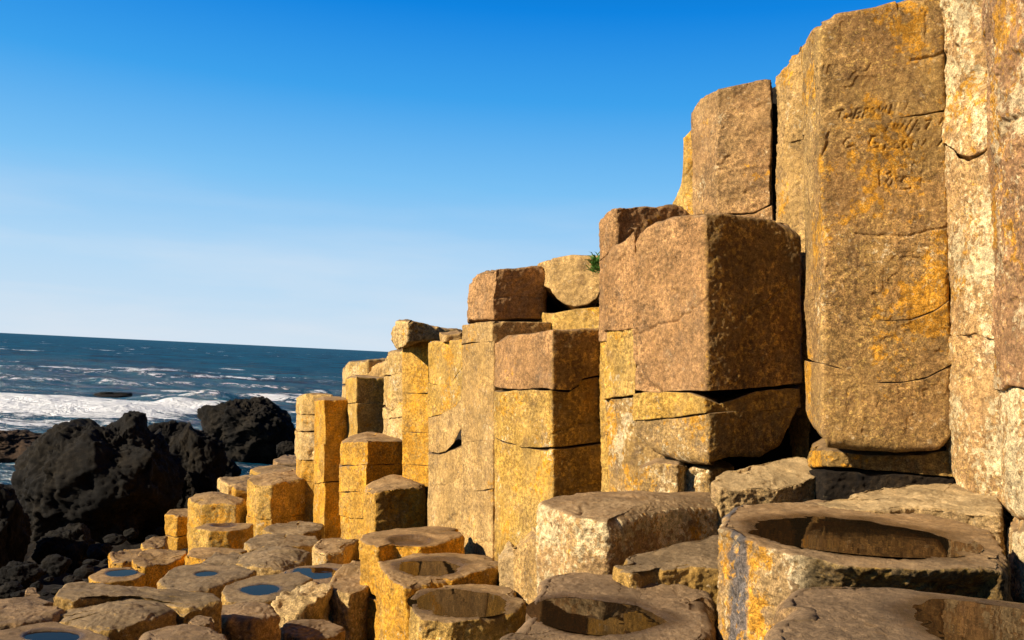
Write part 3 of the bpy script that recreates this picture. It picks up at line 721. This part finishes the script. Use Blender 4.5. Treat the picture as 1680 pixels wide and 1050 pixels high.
w.go([(994, 422), (1008, 402), (1030, 392), (1046, 372)], [(994, 716), (1010, 706), (1030, 700), (1046, 690)],
     joints=[[(994, 542), (1046, 538)], [(994, 656), (1046, 650)]], mats=['red', 'goldtan', 'crust'], topr=0.02, jr=0.004)
w = Wall('basalt_column', 'column with a dark rounded cap rising just behind and left of the big two-tone column', 'rock column',
         [(985, 3.48), (1010, 3.34), (1132, 3.46)], 'red', thick=0.8, crad=0.03)
w.go([(985, 354), (995, 345), (1012, 340), (1060, 336), (1108, 337), (1120, 342), (1132, 350)], ['d', 0.7], joints=[[(985, 425), (1010, 400), (1132, 392)], [(985, 560), (1132, 556)]],
     mats=['red', 'red', 'goldtan'], topr=0.02, jr=0.004, topbreak=0.4)
# ball-and-socket pair and neighbours
w = Wall('basalt_column', 'column whose top drum has a rounded ball-shaped underside, grass tuft at its right corner', 'rock column',
         [(884, 4.45), (906, 4.1), (992, 3.95)], 'tan', thick=0.8, crad=0.03)
w.go([(884, 432), (905, 425), (940, 420), (970, 418), (992, 419)], ['d', 0.5],
     joints=[([(884, 470), (903, 476), (912, 492), (925, 500), (945, 504), (962, 501), (975, 492), (984, 478), (992, 470)], [(884, 512), (905, 511), (925, 507), (950, 504), (992, 503)])],
     topr=0.02, jr=0.006, mats=['tan', 'goldtan'], labels=['brown top drum with a ball-shaped underside', 'golden lower drum'])
w = Wall('basalt_column', 'dark recessed column seen only in the slot left of the ball-bottomed drum', 'rock column', [(880, 4.75), (1000, 4.5)], 'dark', thick=0.8)  # filler behind the slot, near-black colour stands in for the shade there
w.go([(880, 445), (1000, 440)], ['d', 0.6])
w = Wall('stone_block', 'squared brown block perched on the middle columns against the sky', 'stone block',
         [(765, 4.62), (812, 4.22), (898, 4.36)], 'red', thick=0.8, crad=0.022)
w.go([(765, 466), (782, 453), (800, 441), (812, 437), (850, 436), (888, 434), (898, 440)], [(765, 528), (808, 526), (850, 524), (898, 525)],
     cracks=[([(808, 490), (850, 486), (898, 492)], .006, .004), ([(812, 462), (860, 458)], .004, .004)], topr=0.022, botr=0.012, topbreak=0.4, amp=1.3)
w = Wall('basalt_column', 'long straight tan column carrying the squared brown block, hairline joint down its right side', 'rock column',
         [(758, 4.34), (809, 4.0), (906, 4.12)], 'tan', thick=0.8, crad=0.012)
w.go([(758, 532), (808, 529), (906, 528)], ['d', 1.15], joints=[[(758, 564), (808, 561), (906, 560)], [(758, 723), (808, 722), (906, 722)], [(758, 806), (808, 804), (906, 800)]], jr=0.002, topr=0.010, amp=0.7,
     cracks=[([(792, 618), (806, 626), (808, 634)], .006, .004), ([(766, 756), (784, 764)], .006, .004), ([(790, 905), (790, 888), (812, 891)], .005, .004)])
w = Wall('basalt_column', 'broad golden column with a red-brown top drum, black chips along its top edge', 'rock column',
         [(811, 3.92), (824, 3.84), (905, 3.52), (994, 3.64)], 'goldtan', thick=0.85, crad=0.014)
w.go([(811, 562), (822, 556), (832, 549), (870, 545), (905, 541), (960, 540), (985, 540), (994, 542)], ['d', 1.1],
     joints=[([(811, 632), (822, 636), (850, 638), (884, 637), (905, 638), (935, 639), (950, 630), (954, 622), (970, 618), (994, 614)],
              [(811, 640), (822, 642), (840, 640), (870, 638), (905, 641), (935, 642), (950, 632), (954, 624), (970, 620), (994, 616)]),
             [(811, 716), (822, 722), (860, 734), (885, 737), (905, 736), (950, 732), (994, 726)], ],
     cracks=[([(895, 736), (902, 714), (912, 709), (930, 706), (950, 698), (970, 694), (994, 690)], .009, .004), ([(822, 600), (826, 640)], .004, .006),
             ([(930, 808), (960, 795), (994, 788)], .008, .005)],
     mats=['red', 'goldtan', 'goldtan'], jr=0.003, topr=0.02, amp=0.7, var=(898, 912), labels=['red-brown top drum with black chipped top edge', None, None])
w = Wall('basalt_column', 'narrow tan column with a black wedge notch at mid height', 'rock column',
         [(703, 4.84), (762, 4.46)], 'goldtan', thick=0.8, crad=0.012)
w.go([(703, 562), (712, 560), (735, 559), (762, 556)], ['d', 1.1],
     joints=[[(703, 628), (722, 632), (740, 628), (752, 612), (762, 600)], [(703, 684), (722, 680), (745, 668), (762, 648)],
             ([(703, 742), (720, 744), (732, 741), (744, 728), (753, 712), (762, 694)], [(703, 744), (722, 744), (740, 738), (762, 731)])],
     cracks=[([(762, 768), (748, 786), (728, 796), (706, 796)], .005, .004), ([(762, 820), (745, 848), (722, 862)], .006, .005), ([(706, 770), (762, 766)], .0, .003)],
     mats=['goldtan', 'goldtan', 'tan', 'tan'], jr=0.0025, topr=0.015, amp=0.7)
w = Wall('stone_block', 'small dark broken cap stone lying on the narrow notched column', 'stone block', [(722, 4.8), (734, 4.6), (758, 4.62)], 'tan', thick=0.7, crad=0.01)
w.go([(722, 549), (740, 546), (758, 545)], [(722, 562), (758, 558)], topr=0.008, botr=0.004, rough=0.5)
w = Wall('basalt_column', 'smooth orange column with level joints, under the overhanging capstone', 'rock column', [(660, 5.75), (704, 5.6)], 'gold', thick=0.8, crad=0.015)
w.go([(660, 560), (704, 558)], ['d', 1.45], joints=[[(660, 645), (704, 645)], [(660, 708), (704, 710)], [(660, 762), (704, 764)]], jr=0.002, topr=0.012, amp=0.6)
w = Wall('basalt_column', 'grey shaded column strip in the slot right of the smooth orange column', 'rock column', [(690, 5.95), (716, 5.85)], 'tan', thick=1.2, crad=0.012)
w.go([(690, 566), (716, 564)], ['d', 1.45])
w = Wall('basalt_column', 'cream-patched knobbly column left of the smooth orange column', 'rock column', [(631, 6.6), (644, 6.4), (668, 6.25)], 'pale', thick=0.8, crad=0.03)
w.go([(631, 594), (640, 580), (650, 576), (668, 574)], ['d', 1.45], joints=[[(631, 616), (668, 612)], [(631, 668), (645, 672), (668, 660)], [(631, 688), (668, 682)]], jr=0.008, topr=0.02, amp=1.6)
w = Wall('stone_block', 'overhanging capstone with a cream left end and black right side, jutting over the sea side', 'stone block',
         [(641, 5.6), (650, 5.42), (669, 5.26), (757, 5.46)], 'pale', thick=0.5, crad=0.03)
w.go([(641, 540), (650, 527), (669, 525), (700, 532), (735, 537), (757, 537)], [(641, 558), (650, 574), (658, 570), (669, 560), (720, 558), (757, 556)], topr=0.03, botr=0.02, amp=1.4, rough=0.15)
w = Wall('basalt_column', 'speckled square column left of a black slot, lit sliver along its left edge', 'rock column', [(569, 7.4), (585, 6.95), (634, 7.08)], 'goldtan', thick=0.7, crad=0.02)
w.go([(569, 620), (585, 617), (634, 620)], ['d', 1.6], joints=[[(569, 662), (585, 660), (634, 661)]], jr=0.003, topr=0.02)
w = Wall('basalt_column', 'pale column with a flat dark-rimmed top, behind the speckled square column', 'rock column', [(561, 8.1), (572, 7.8), (604, 7.65), (640, 7.8)], 'pale', thick=0.9, crad=0.03)
w.go([(561, 606), (572, 594), (604, 591), (640, 589)], ['d', 1.7], joints=[([(561, 630), (640, 630)], [(561, 634), (640, 632)])], jr=0.008, topr=0.03, topbreak=0.6)
w = Wall('stone_block', 'rounded brown knob of rock leaning behind the speckled square column', 'stone block', [(606, 7.55), (622, 7.42), (642, 7.36)], 'tan', thick=1.0, crad=0.06)
w.go([(606, 612), (612, 602), (622, 596), (642, 591)], [(606, 626), (642, 626)], topr=0.05, botr=0.03)
w = Wall('basalt_column', 'golden column with two lit faces, front one of the leftmost pair by the sea', 'rock column', [(517, 7.5), (533, 7.2), (575, 7.36)], 'gold', thick=0.8, crad=0.02)
w.go([(517, 657), (533, 655), (575, 655)], ['d', 1.66], joints=[[(517, 730), (575, 728)], [(517, 792), (575, 788)]], jr=0.003, topr=0.02, topbreak=0.4, cracks=[([(536, 690), (534, 674)], .01, .01)])
w = Wall('basalt_column', 'pitted pale gold column, back one of the leftmost pair by the sea', 'rock column', [(487, 8.05), (496, 7.8), (545, 7.7)], 'pale', thick=0.8, crad=0.03)
w.go([(487, 652), (500, 648), (522, 648), (545, 650)], ['d', 1.75], joints=[[(487, 680), (545, 682)], [(487, 708), (545, 706)], [(487, 754), (545, 754)], [(487, 790), (545, 792)]],
     mats=['pale', 'pale', 'pale', 'gold', 'gold'], jr=0.006, topr=0.02, amp=1.5, cracks=[([(509, 736), (511, 748)], .03, .012)])
w = Wall('basalt_column', 'free-standing orange column of five drums with a black right face', 'rock column', [(560, 6.3), (603, 5.95), (662, 6.2)], 'gold', thick=0.8, crad=0.02)
w.go([(560, 728), (575, 724), (603, 723), (662, 724)], ['d', 1.62], joints=[[(560, 765), (603, 762), (662, 762)], [(560, 808), (585, 805), (603, 812), (662, 810)], [(560, 845), (603, 850), (662, 850)], [(560, 905), (590, 900), (603, 894), (662, 892)]], jr=0.0035, topr=0.02)
w = Wall('stone_block', 'squat golden-brown block with a thin bright left face, right of the free-standing orange column', 'stone block', [(601, 5.55), (616, 5.3), (697, 5.46)], 'gold', thick=0.7, crad=0.02)
w.go([(601, 804), (616, 807), (630, 801), (650, 797), (680, 797), (697, 801)], ['d', 1.5], topr=0.02, topbreak=0.6, amp=1.4)
w = Wall('basalt_column', 'small brown column between the golden wall and the crusted block', 'rock column', [(841, 3.05), (884, 2.86)], 'tan', thick=0.7)
w.go([(841, 908), (855, 898), (870, 888), (884, 882)], ['d', 1.0], topr=0.015, chip=0.3, cracks=[([(858, 912), (862, 902)], .004, .004)])
w = Wall('stone_block', 'small smooth grey stone wedged behind the pool columns at the foot of the golden wall', 'stone block', [(816, 3.2), (846, 3.12)], 'flat', thick=2.0)
w.go([(816, 918), (832, 912), (846, 914)], ['d', 1.0], topr=0.02)

# ---- slabs and pools in front, right side
slab('pool_column', 'broad column top with a long dark rain pool, tar-grey streak down its left corner', 'rock column',
     [(1178, 862), (1190, 845), (1225, 827), (1330, 822), (1460, 828), (1560, 850), (1622, 872), (1645, 905), (1640, 928), (1500, 927), (1380, 919), (1305, 906), (1215, 882)],
     1.74, 0.75, 'tarred', ref=(1400, 870), var=(1290, 1330), under=0.11, tar=(1190, 1222), basin=(1402, 877, 156, 27, 0.013), topr=0.022, wlabel='long dark pool reflecting the carved column, in the broad column top at right', wdrop=0.18,  # var and under darken the front right face in place of grazing sun
     cracks=[([(1500, 948), (1580, 960)], .008, .006)])
slab('stone_slab', 'smooth domed brown rock in the bottom right corner, wet on its right half', 'rock',
     [(1262, 1030), (1272, 990), (1300, 964), (1370, 955), (1450, 957), (1560, 972), (1700, 985), (1850, 1010), (1850, 1150), (1300, 1150)],
     1.34, 0.6, 'slabbrown', ref=(1400, 960), basin=(1680, 1040, 175, 52, 0.012), topr=0.05, dome=0.0, wlabel='dark pool in the domed rock at the bottom right corner', wdrop=0.18, amp=0.8)
slab('pool_column', 'brown column top with an eye-shaped dark pool, at the bottom centre', 'rock column',
     [(812, 1040), (860, 1005), (895, 952), (940, 938), (1080, 942), (1168, 968), (1172, 1030), (1120, 1090), (900, 1110)],
     1.78, 0.7, 'slabbrown', ref=(1000, 1000), basin=(986, 1007, 106, 29, 0.014), topr=0.03, wlabel='eye-shaped pool reflecting gold columns, at the bottom centre', wdrop=0.18)
slab('stone_block', 'cream and orange crusted block with a smooth brown top and black right side', 'rock column',
     [(886, 824), (905, 817), (940, 811), (1050, 807), (1190, 805), (1206, 815), (1190, 824), (1110, 832), (1055, 841), (1000, 853), (940, 842)],
     2.32, 0.75, 'lichen', ref=(1000, 830), topr=0.025, dome=0.01)
slab('stone_slab', 'low sloping brown slab between the crusted block and the big pool column', 'rock',
     [(1008, 922), (1030, 908), (1100, 892), (1150, 878), (1190, 868), (1260, 880), (1230, 925), (1190, 930), (1070, 930), (1040, 940)],
     2.1, 0.6, 'slab', ref=(1100, 905), slope=(0.0, 0.10), topr=0.02)
slab('stone_slab', 'tilted flat tan rock with a black right end, below the big two-tone column', 'rock',
     [(1166, 792), (1196, 772), (1310, 746), (1350, 758), (1362, 768), (1320, 785), (1276, 803), (1180, 808)],
     2.56, 0.24, 'flat', ref=(1260, 780), slope=(0.0, 0.36), topr=0.006, amp=1.0, terr=0.4)
slab('stone_slab', 'pale flat slab with a broken dark front edge, behind the long rain pool', 'rock',
     [(1330, 824), (1400, 809), (1480, 801), (1575, 793), (1640, 800), (1640, 850), (1575, 840), (1500, 833), (1450, 836), (1400, 832)],
     2.13, 0.35, 'flat', ref=(1480, 815), slope=(0.0, 0.06), topr=0.01, terr=0.6)
slab('basalt_column', 'column with a thin scooped top over a black hollow, its left face bright orange', 'rock column',
     [(592, 886), (600, 877), (640, 870), (700, 864), (750, 867), (758, 880), (720, 893), (690, 897), (650, 891), (622, 896)],
     4.0, 0.85, 'gold', ref=(670, 880), basin=(672, 886, 36, 8, 0.02), water=False, topr=0.02, joints=(0.22, 0.5))
slab('pool_column', 'rough-edged column top holding a kidney-shaped pool, below the scooped column', 'rock column',
     [(618, 920), (650, 912), (690, 907), (760, 906), (805, 911), (824, 926), (812, 935), (770, 945), (735, 953), (700, 958), (668, 966), (650, 955), (632, 940)],
     3.3, 0.75, 'gold', ref=(720, 925), terr=0.5, basin=(712, 932, 58, 15, 0.014), topr=0.018, rough=0.25, wlabel='kidney-shaped pool under the scooped column', wdrop=0.18)
slab('pool_column', 'round-topped column brimming with a shallow brown pool, just left of bottom centre', 'rock column',
     [(673, 982), (688, 968), (720, 961), (790, 955), (830, 962), (862, 985), (846, 1003), (800, 1013), (740, 1019), (690, 1014), (678, 1000)],
     2.85, 0.7, 'goldtan', ref=(760, 985), basin=(756, 988, 78, 21, 0.014), topr=0.012, wlabel='shallow round brown pool in the small column left of bottom centre', wdrop=0.18)
slab('basalt_column', 'white-rimmed column stump with a gold left face, left of the scooped orange column', 'rock column',
     [(536, 960), (545, 938), (575, 926), (600, 923), (640, 924), (645, 945), (598, 966), (572, 972), (550, 968)],
     3.98, 0.6, 'pale', ref=(580, 945), topr=0.03, rough=0.15)

# ---- the descending steps, left side
S = slab
S('basalt_column', 'tall knobbly stump beside the leftmost gold columns, dark hollow low on its right', 'rock column', [(406, 788), (418, 778), (445, 772), (490, 770), (516, 776), (500, 786), (445, 794), (424, 793)], 8.0, 0.62, 'goldtan', ref=(450, 780), topr=0.05, dome=0.02, joints=(0.30,))
S('basalt_column', 'pale round-topped stump farthest left of the knobbly stump', 'rock column', [(357, 787), (372, 781), (415, 779), (440, 785), (412, 793), (375, 793)], 8.9, 0.6, 'pale', topr=0.05)
S('basalt_column', 'small stump tucked between the knobbly stump and the pale round-topped one', 'rock column', [(380, 798), (393, 793), (425, 793), (430, 800), (405, 804), (386, 804)], 8.45, 0.6, 'gold', topr=0.03, joints=(0.12,))
S('basalt_column', 'domed stump with a bright rim and large black right face, above the small pooled drum', 'rock column', [(309, 818), (320, 809), (350, 806), (385, 810), (405, 818), (388, 826), (330, 825), (316, 822)], 8.0, 0.55, 'goldtan', topr=0.05, dome=0.03)
S('basalt_column', 'outermost small orange stump on the sea side, two drums high', 'rock column', [(272, 842), (280, 835), (305, 832), (330, 836), (328, 843), (292, 848)], 8.3, 0.4, 'gold', topr=0.03, joints=(0.18,))
S('basalt_column', 'squat drum with a tiny dark dip in its top, in front of the domed stump', 'rock column', [(318, 866), (338, 858), (380, 856), (415, 860), (408, 867), (378, 872), (345, 872)], 7.2, 0.42, 'goldtan', basin=(365, 861, 20, 4, 0.02), water=False, topr=0.025)
S('stone_slab', 'distant flat slab just left of the foot of the leftmost gold columns', 'rock', [(410, 769), (425, 764), (455, 764), (500, 768), (480, 773), (430, 774)], 9.6, 0.5, 'goldtan', topr=0.03)
S('stone_slab', 'reddish rounded slab farthest back, touching the sea gully', 'rock', [(448, 754), (465, 746), (490, 746), (515, 752), (490, 759), (455, 759)], 10.2, 0.5, 'slabbrown', topr=0.05)
S('stone_slab', 'thin wide slab at the foot of the leftmost gold columns', 'rock', [(430, 868), (450, 858), (490, 854), (530, 858), (525, 869), (490, 876), (450, 876)], 6.7, 0.4, 'slab', topr=0.03)
S('stone_slab', 'wide oval slab, second row up behind the domed brown slab', 'rock', [(399, 888), (420, 878), (470, 873), (515, 878), (524, 887), (490, 896), (450, 898), (410, 898)], 5.75, 0.4, 'slab', topr=0.035, dome=0.01)
S('stone_slab', 'domed brown slab casting a black shadow to its right, middle of the steps', 'rock', [(383, 918), (398, 903), (430, 896), (480, 898), (510, 909), (492, 923), (465, 933), (430, 933), (395, 926)], 4.9, 0.4, 'slab', topr=0.05, dome=0.03)
S('stone_slab', 'broad disc slab with a tiny blue puddle at its centre', 'rock', [(261, 948), (283, 933), (330, 924), (390, 926), (418, 936), (405, 947), (370, 957), (345, 967), (320, 971), (285, 968), (266, 960)], 4.3, 0.42, 'slab', basin=(337, 941, 17, 5, 0.018), topr=0.03, wlabel='tiny blue puddle at the centre of the broad disc slab')
S('stone_slab', 'slab with a bright blue oval puddle, in front of the domed brown slab', 'rock', [(362, 968), (375, 956), (420, 945), (490, 940), (512, 951), (482, 967), (450, 982), (415, 988), (370, 981)], 3.95, 0.4, 'slab', basin=(426, 966, 31, 9, 0.018), topr=0.02, wlabel='bright blue oval puddle in front of the domed brown slab')
S('stone_block', 'pair-high rounded block against the foot of the free-standing orange column', 'rock column', [(513, 890), (525, 882), (560, 879), (590, 885), (565, 902), (535, 903), (517, 898)], 5.6, 0.42, 'pale', topr=0.04, joints=(0.14,))
S('stone_slab', 'low slab flooded by a shaded brown pool beside the white-rimmed stump', 'rock', [(438, 948), (478, 930), (540, 922), (590, 928), (575, 952), (520, 962), (460, 962)], 4.4, 0.4, 'slabbrown', basin=(515, 940, 44, 10, 0.018), topr=0.02, wlabel='shaded brown pool between the domed slab and the white-rimmed stump')
S('rough_rock', 'jagged pale broken rock with a scaly surface, in front of the shaded pool', 'rock', [(447, 998), (460, 975), (486, 960), (522, 960), (540, 972), (528, 992), (495, 1006), (462, 1010)], 3.65, 0.25, 'jag', slope=(0.05, 0.12), rough=0.8, topr=0.02, terr=2.2)
S('stone_slab', 'low wet slab at the water edge below the jagged pale rock', 'rock', [(459, 1026), (478, 1017), (540, 1014), (566, 1026), (540, 1041), (500, 1046), (465, 1038)], 3.35, 0.2, 'slabbrown', topr=0.02)
S('basalt_column', 'orange-edged block with a broad dark front face, behind the broad disc slab', 'rock column', [(219, 920), (238, 905), (280, 900), (304, 903), (304, 912), (280, 920), (240, 928), (228, 926)], 5.2, 0.5, 'gold', topr=0.015, rough=0.2)
S('basalt_column', 'rounded orange-capped stump at the outer left of the second row', 'rock column', [(178, 908), (198, 897), (235, 895), (265, 901), (245, 913), (205, 920), (185, 917)], 5.6, 0.4, 'gold', topr=0.05, rough=0.1)
S('stone_slab', 'low orange-rimmed slab holding a blue puddle, outermost on the left', 'rock', [(145, 944), (165, 933), (220, 929), (240, 939), (218, 950), (170, 955), (150, 952)], 4.8, 0.3, 'gold', basin=(197, 939, 24, 6, 0.018), topr=0.02, wlabel='blue puddle in the outermost orange-rimmed slab')
S('stone_slab', 'orange block with a shaded top just right of the orange-edged block', 'rock', [(303, 910), (318, 901), (365, 900), (405, 905), (372, 914), (330, 917)], 5.25, 0.4, 'gold', topr=0.012)
S('stone_slab', 'small flat slab between the orange block and the domed brown slab', 'rock', [(330, 922), (355, 908), (385, 905), (410, 912), (390, 926), (350, 929)], 4.95, 0.35, 'slab', topr=0.02)
S('stone_slab', 'thin broken stone leaning behind the rounded orange-capped stump', 'rock', [(232, 893), (250, 884), (275, 882), (272, 892), (255, 898), (238, 898)], 5.9, 0.3, 'goldtan', topr=0.01, rough=0.3)
S('stone_slab', 'long brown slab with small cracks, upper of the two big slabs at lower left', 'rock', [(90, 980), (110, 965), (150, 959), (220, 960), (290, 967), (345, 975), (358, 988), (300, 994), (272, 988), (200, 978), (122, 988)], 2.95, 0.4, 'slab', topr=0.025, dome=0.01)
S('stone_slab', 'lower big rounded slab at lower left, gold rim over a black shadow', 'rock', [(99, 1006), (125, 988), (200, 978), (270, 986), (290, 999), (262, 1014), (212, 1027), (185, 1034), (130, 1026), (102, 1018)], 2.76, 0.4, 'slab', topr=0.03, dome=0.012)
S('stone_slab', 'brown slab cut off by the left edge of the view', 'rock', [(-60, 995), (-20, 984), (60, 978), (96, 986), (110, 997), (80, 1017), (30, 1026), (-40, 1024)], 2.76, 0.4, 'slabbrown', topr=0.03)
S('stone_slab', 'slab with a dull blue puddle in the bottom left corner', 'rock', [(-40, 1046), (30, 1031), (90, 1022), (140, 1030), (182, 1043), (150, 1070), (60, 1096), (-20, 1090)], 2.3, 0.4, 'slabbrown', basin=(85, 1043, 52, 11, 0.018), topr=0.02, wlabel='dull blue puddle in the bottom left corner')
S('stone_slab', 'plain slab half out of the bottom edge, in front of the black hollow', 'rock', [(206, 1056), (238, 1034), (300, 1025), (368, 1030), (388, 1062), (330, 1095), (230, 1095)], 2.3, 0.4, 'slabbrown', topr=0.03)
S('stone_slab', 'dim ragged slab right of the two big slabs, below the blue oval puddle', 'rock', [(332, 1002), (350, 988), (400, 985), (448, 990), (458, 1003), (420, 1017), (370, 1020)], 3.2, 0.4, 'slabbrown', topr=0.025, rough=0.15)
S('stone_slab', 'small pointed stone in the black hollow above the bottom slab', 'stone', [(306, 1018), (322, 1008), (345, 1010), (352, 1020), (330, 1025), (315, 1024)], 2.75, 0.25, 'slabbrown', topr=0.02)
S('stone_block', 'small square grey stone on the dark shore above the left slabs', 'stone', [(42, 978), (46, 968), (62, 968), (62, 978), (55, 984)], 3.4, 0.2, 'slabbrown', topr=0.008, crad=0.01)

# tidal water lying in the gully between the steps
x, y, _ = on_level(np.array([440, 600, 640, 600, 380, 360]), np.array([1004, 1000, 1030, 1120, 1120, 1050]), 1.30)
wv = to_world(np.column_stack([x, y, np.zeros(6)])); zw = CAMH - 1.30
bpy_me = make_mesh('tide_pool', np.array([(p[0]-wv[0][0], p[1]-wv[0][1], 0) for p in wv]), np.zeros((0, 4), int), np.array([(0, 2, 1), (0, 3, 2), (0, 4, 3), (0, 5, 4)]), MATS['pool'])
o = link('tide_pool', bpy_me, (wv[0][0], wv[0][1], zw)); tag(o, 'black tide water in the gully under the white-rimmed stump and bottom edge', 'puddle')

# ---- boulders
def boulder(name, label, px, py, Y, rx, ry, mat='black', seed=0, group=None, power=2.4, ridg=0.20, asp=0.85, n=170, sink=0.5, skew=0.0, lumps=()):
    rxx, rz = ray(px, py); c = np.array([rxx*Y, Y, rz*Y]); a = rx/F*Y; h = ry/F*Y; b = a*asp
    th = np.linspace(0, 2*math.pi, n, endpoint=False); ph = np.linspace(0.0, math.pi, n//2)
    T, Pp = np.meshgrid(th, ph); T, Pp = T.ravel(), Pp.ravel()
    def se(v, e): return np.sign(v)*np.abs(v)**e
    e = 2/power
    v = np.column_stack([a*se(np.sin(Pp), e)*se(np.cos(T), e), b*se(np.sin(Pp), e)*se(np.sin(T), e), h*se(np.cos(Pp), 1.0)])
    dirn = v/np.linalg.norm(v, axis=1)[:, None]
    s = max(a, h)
    v[:, 0] += skew*(v[:, 2]/h)*a*0.3
    q = v/s + seed*3.7
    rg_ = np.random.RandomState(seed*13 + 5); nf = 34 if n > 100 else 13
    un = v/np.array([a, b, h]); un /= np.linalg.norm(un, axis=1)[:, None]
    kk = rg_.normal(size=(nf, 3)); kk /= np.linalg.norm(kk, axis=1)[:, None]; oo = rg_.uniform(0.74, 1.0, nf)
    uw = un + 0.16*np.stack([fbm(q, 2.4, 3, seed+k_) for k_ in (1, 2, 3)], 1)
    pr = np.min(oo/np.maximum(uw @ kk.T, 0.05), axis=1); pr = np.clip(pr, 0.6, 1.12)
    v = v*(pr*0.98)[:, None]
    for nk, am, tl in ((90, 0.020, 0.17), (420, 0.008, 0.22)) if n > 100 else ((24, 0.03, 0.3),):
        k2 = rg_.normal(size=(nk, 3)); k2 /= np.linalg.norm(k2, axis=1)[:, None]
        u2 = uw + 0.05*np.stack([noise(q, 9, seed+k_) for k_ in (11, 12, 13)], 1)
        idx = np.argmax(u2 @ k2.T, axis=1); lev = rg_.uniform(-1, 1, nk)[idx]; tg = rg_.normal(size=(nk, 3))[idx]
        v += dirn*(lev*am + ((u2 - k2[idx])*tg).sum(1)*tl*0.5)[:, None]*s*min(1.0, ridg*5)
    v += dirn*((1 - 2*np.abs(fbm(q, 7, 4, seed+1)))*0.05*ridg + (1 - 2*np.abs(fbm(q, 15, 3, seed+6)))*0.085*ridg + fbm(q, 42, 2, seed+9)*0.055*ridg)[:, None]*s
    V = v + c
    nr = len(ph); i = np.arange(n); j = (i+1) % n; r0 = (np.arange(nr-1)*n)[:, None]
    quads = np.stack([r0 + i, r0 + n + i, r0 + n + j, r0 + j], -1).reshape(-1, 4)
    org = to_world(c - np.array([0, 0, h]))
    Vw = to_world(V) - org
    o = link(name, make_mesh(name, Vw, quads, np.zeros((0, 3), int), MATS[mat], {'wet': np.zeros(len(V))}), org)
    tag(o, label, 'boulder' if name == 'boulder' else 'rock', group)
    return o
boulder('boulder', 'largest black boulder, whale-backed, between the sea and the stone steps', 172, 800, 9.0, 128, 108, seed=1, n=300, skew=0.4)
boulder('boulder', 'black boulder standing close behind the right shoulder of the largest one', 322, 775, 10.2, 52, 80, seed=2, n=200)
boulder('boulder', 'high-backed dark boulder standing in the water nearest the leftmost gold columns', 408, 708, 16.8, 78, 58, seed=3, n=260, skew=-0.2)
boulder('boulder', 'black boulder cut off by the left edge of the view', -22, 880, 6.5, 62, 105, seed=4, n=200)
boulder('boulder', 'low ridged black boulder in front of the largest one', 108, 905, 7.0, 50, 40, seed=5, n=180, ridg=0.28)
boulder('boulder', 'brown sunlit sloping rock in the water at the left edge', 20, 736, 15.6, 72, 36, mat='russet', seed=6, n=200, power=2.0, skew=-0.9)
boulder('boulder', 'small low black rock awash in the middle of the surf', 180, 652, 33, 40, 8, seed=7, n=110, power=2)
boulder('boulder', 'dark rock at the left edge among the breakers', 5, 668, 28, 32, 10, seed=8, n=110, power=2)
boulder('boulder', 'little rock showing through the white foam', 136, 671, 26, 8, 4, mat='russet', seed=9, n=60, power=2)
boulder('boulder', 'small black boulder between the sea and the pitted pale gold column', 470, 738, 14.5, 20, 13, seed=10, n=110)
boulder('boulder', 'rock ledge bridging the dark gap between the two nearer boulders', 275, 720, 11.5, 40, 26, seed=11, n=140)
boulder('boulder', 'low black rock behind the stumps at the gully mouth', 365, 775, 11.5, 30, 30, seed=12, n=120)
boulder('boulder', 'smooth grey cobble in front of the low ridged boulder', 92, 928, 5.8, 22, 16, seed=13, n=90, ridg=0.08)
boulder('boulder', 'dark rock on the shore under the left edge boulder', 30, 945, 5.4, 34, 22, seed=14, n=110)
rg = random.Random(5)
k = 0
for (px, py, Y, r) in [(140, 935, 5.6, 16), (120, 950, 5.0, 14), (165, 900, 6.8, 18), (60, 958, 4.8, 15), (15, 965, 4.6, 18), (100, 965, 4.5, 14), (190, 880, 7.6, 18), (215, 872, 8.4, 14),
                       (240, 865, 9.0, 16), (262, 870, 8.6, 12), (250, 880, 7.6, 10), (150, 920, 6.3, 12), (65, 935, 5.6, 12), (45, 925, 6.2, 16), (80, 948, 5.2, 9), (285, 850, 9.6, 16), (335, 800, 10.6, 16),
                       (20, 800, 12.5, 20), (40, 790, 13.4, 12), (128, 968, 4.3, 8), (30, 972, 4.3, 9), (75, 972, 4.2, 7), (175, 918, 6.3, 9), (145, 955, 4.9, 7)]:
    boulder('loose_rock', 'small dark loose rock on the shaded shore below the black boulders', px, py+r*0.3, Y, r*rg.uniform(.6, 1.15), r*rg.uniform(.4, .75), seed=20+k, n=64, ridg=0.16, group='small dark rocks strewn on the shore', power=2.2); k += 1
o = boulder('seaweed_rock', 'patch of bright green weed on a rock at the foot of the largest boulder', 32, 794, 11.5, 8, 7, mat='weed', seed=77, n=50)

# ---- grass tuft on the ball-bottomed column
gx, gz = ray(980, 438); gy = 3.92; g0 = to_world(np.array([gx*gy, gy, gz*gy])); V = []; T = []
rg = random.Random(3)
for k in range(150):
    a = rg.uniform(0, 6.283); l = rg.uniform(0.03, 0.075); b = np.array([rg.gauss(0, .012), rg.gauss(0, .010) - 0.012, rg.gauss(0, .016)])
    d = np.array([math.cos(a)*0.7, math.sin(a)*0.5 - 0.35, rg.uniform(0.1, 1.0)]); d /= np.linalg.norm(d); s = np.cross(d, [0.3, 1, 0.2]); s = s/np.linalg.norm(s)*0.0022
    n = len(V); m = b + d*l*0.6; e = b + d*l + np.array([0, 0, -0.25*l])
    V += [b - s, b + s, m + s*0.8, m - s*0.8, e]; T += [(n, n+1, n+2), (n, n+2, n+3), (n+3, n+2, n+4)]
o = link('grass_tuft', make_mesh('grass_tuft', np.array(V), np.zeros((0, 4), int), np.array(T), MATS['grass']), g0)
tag(o, 'bright green grass tuft growing at the corner of the ball-bottomed drum', 'grass tuft')
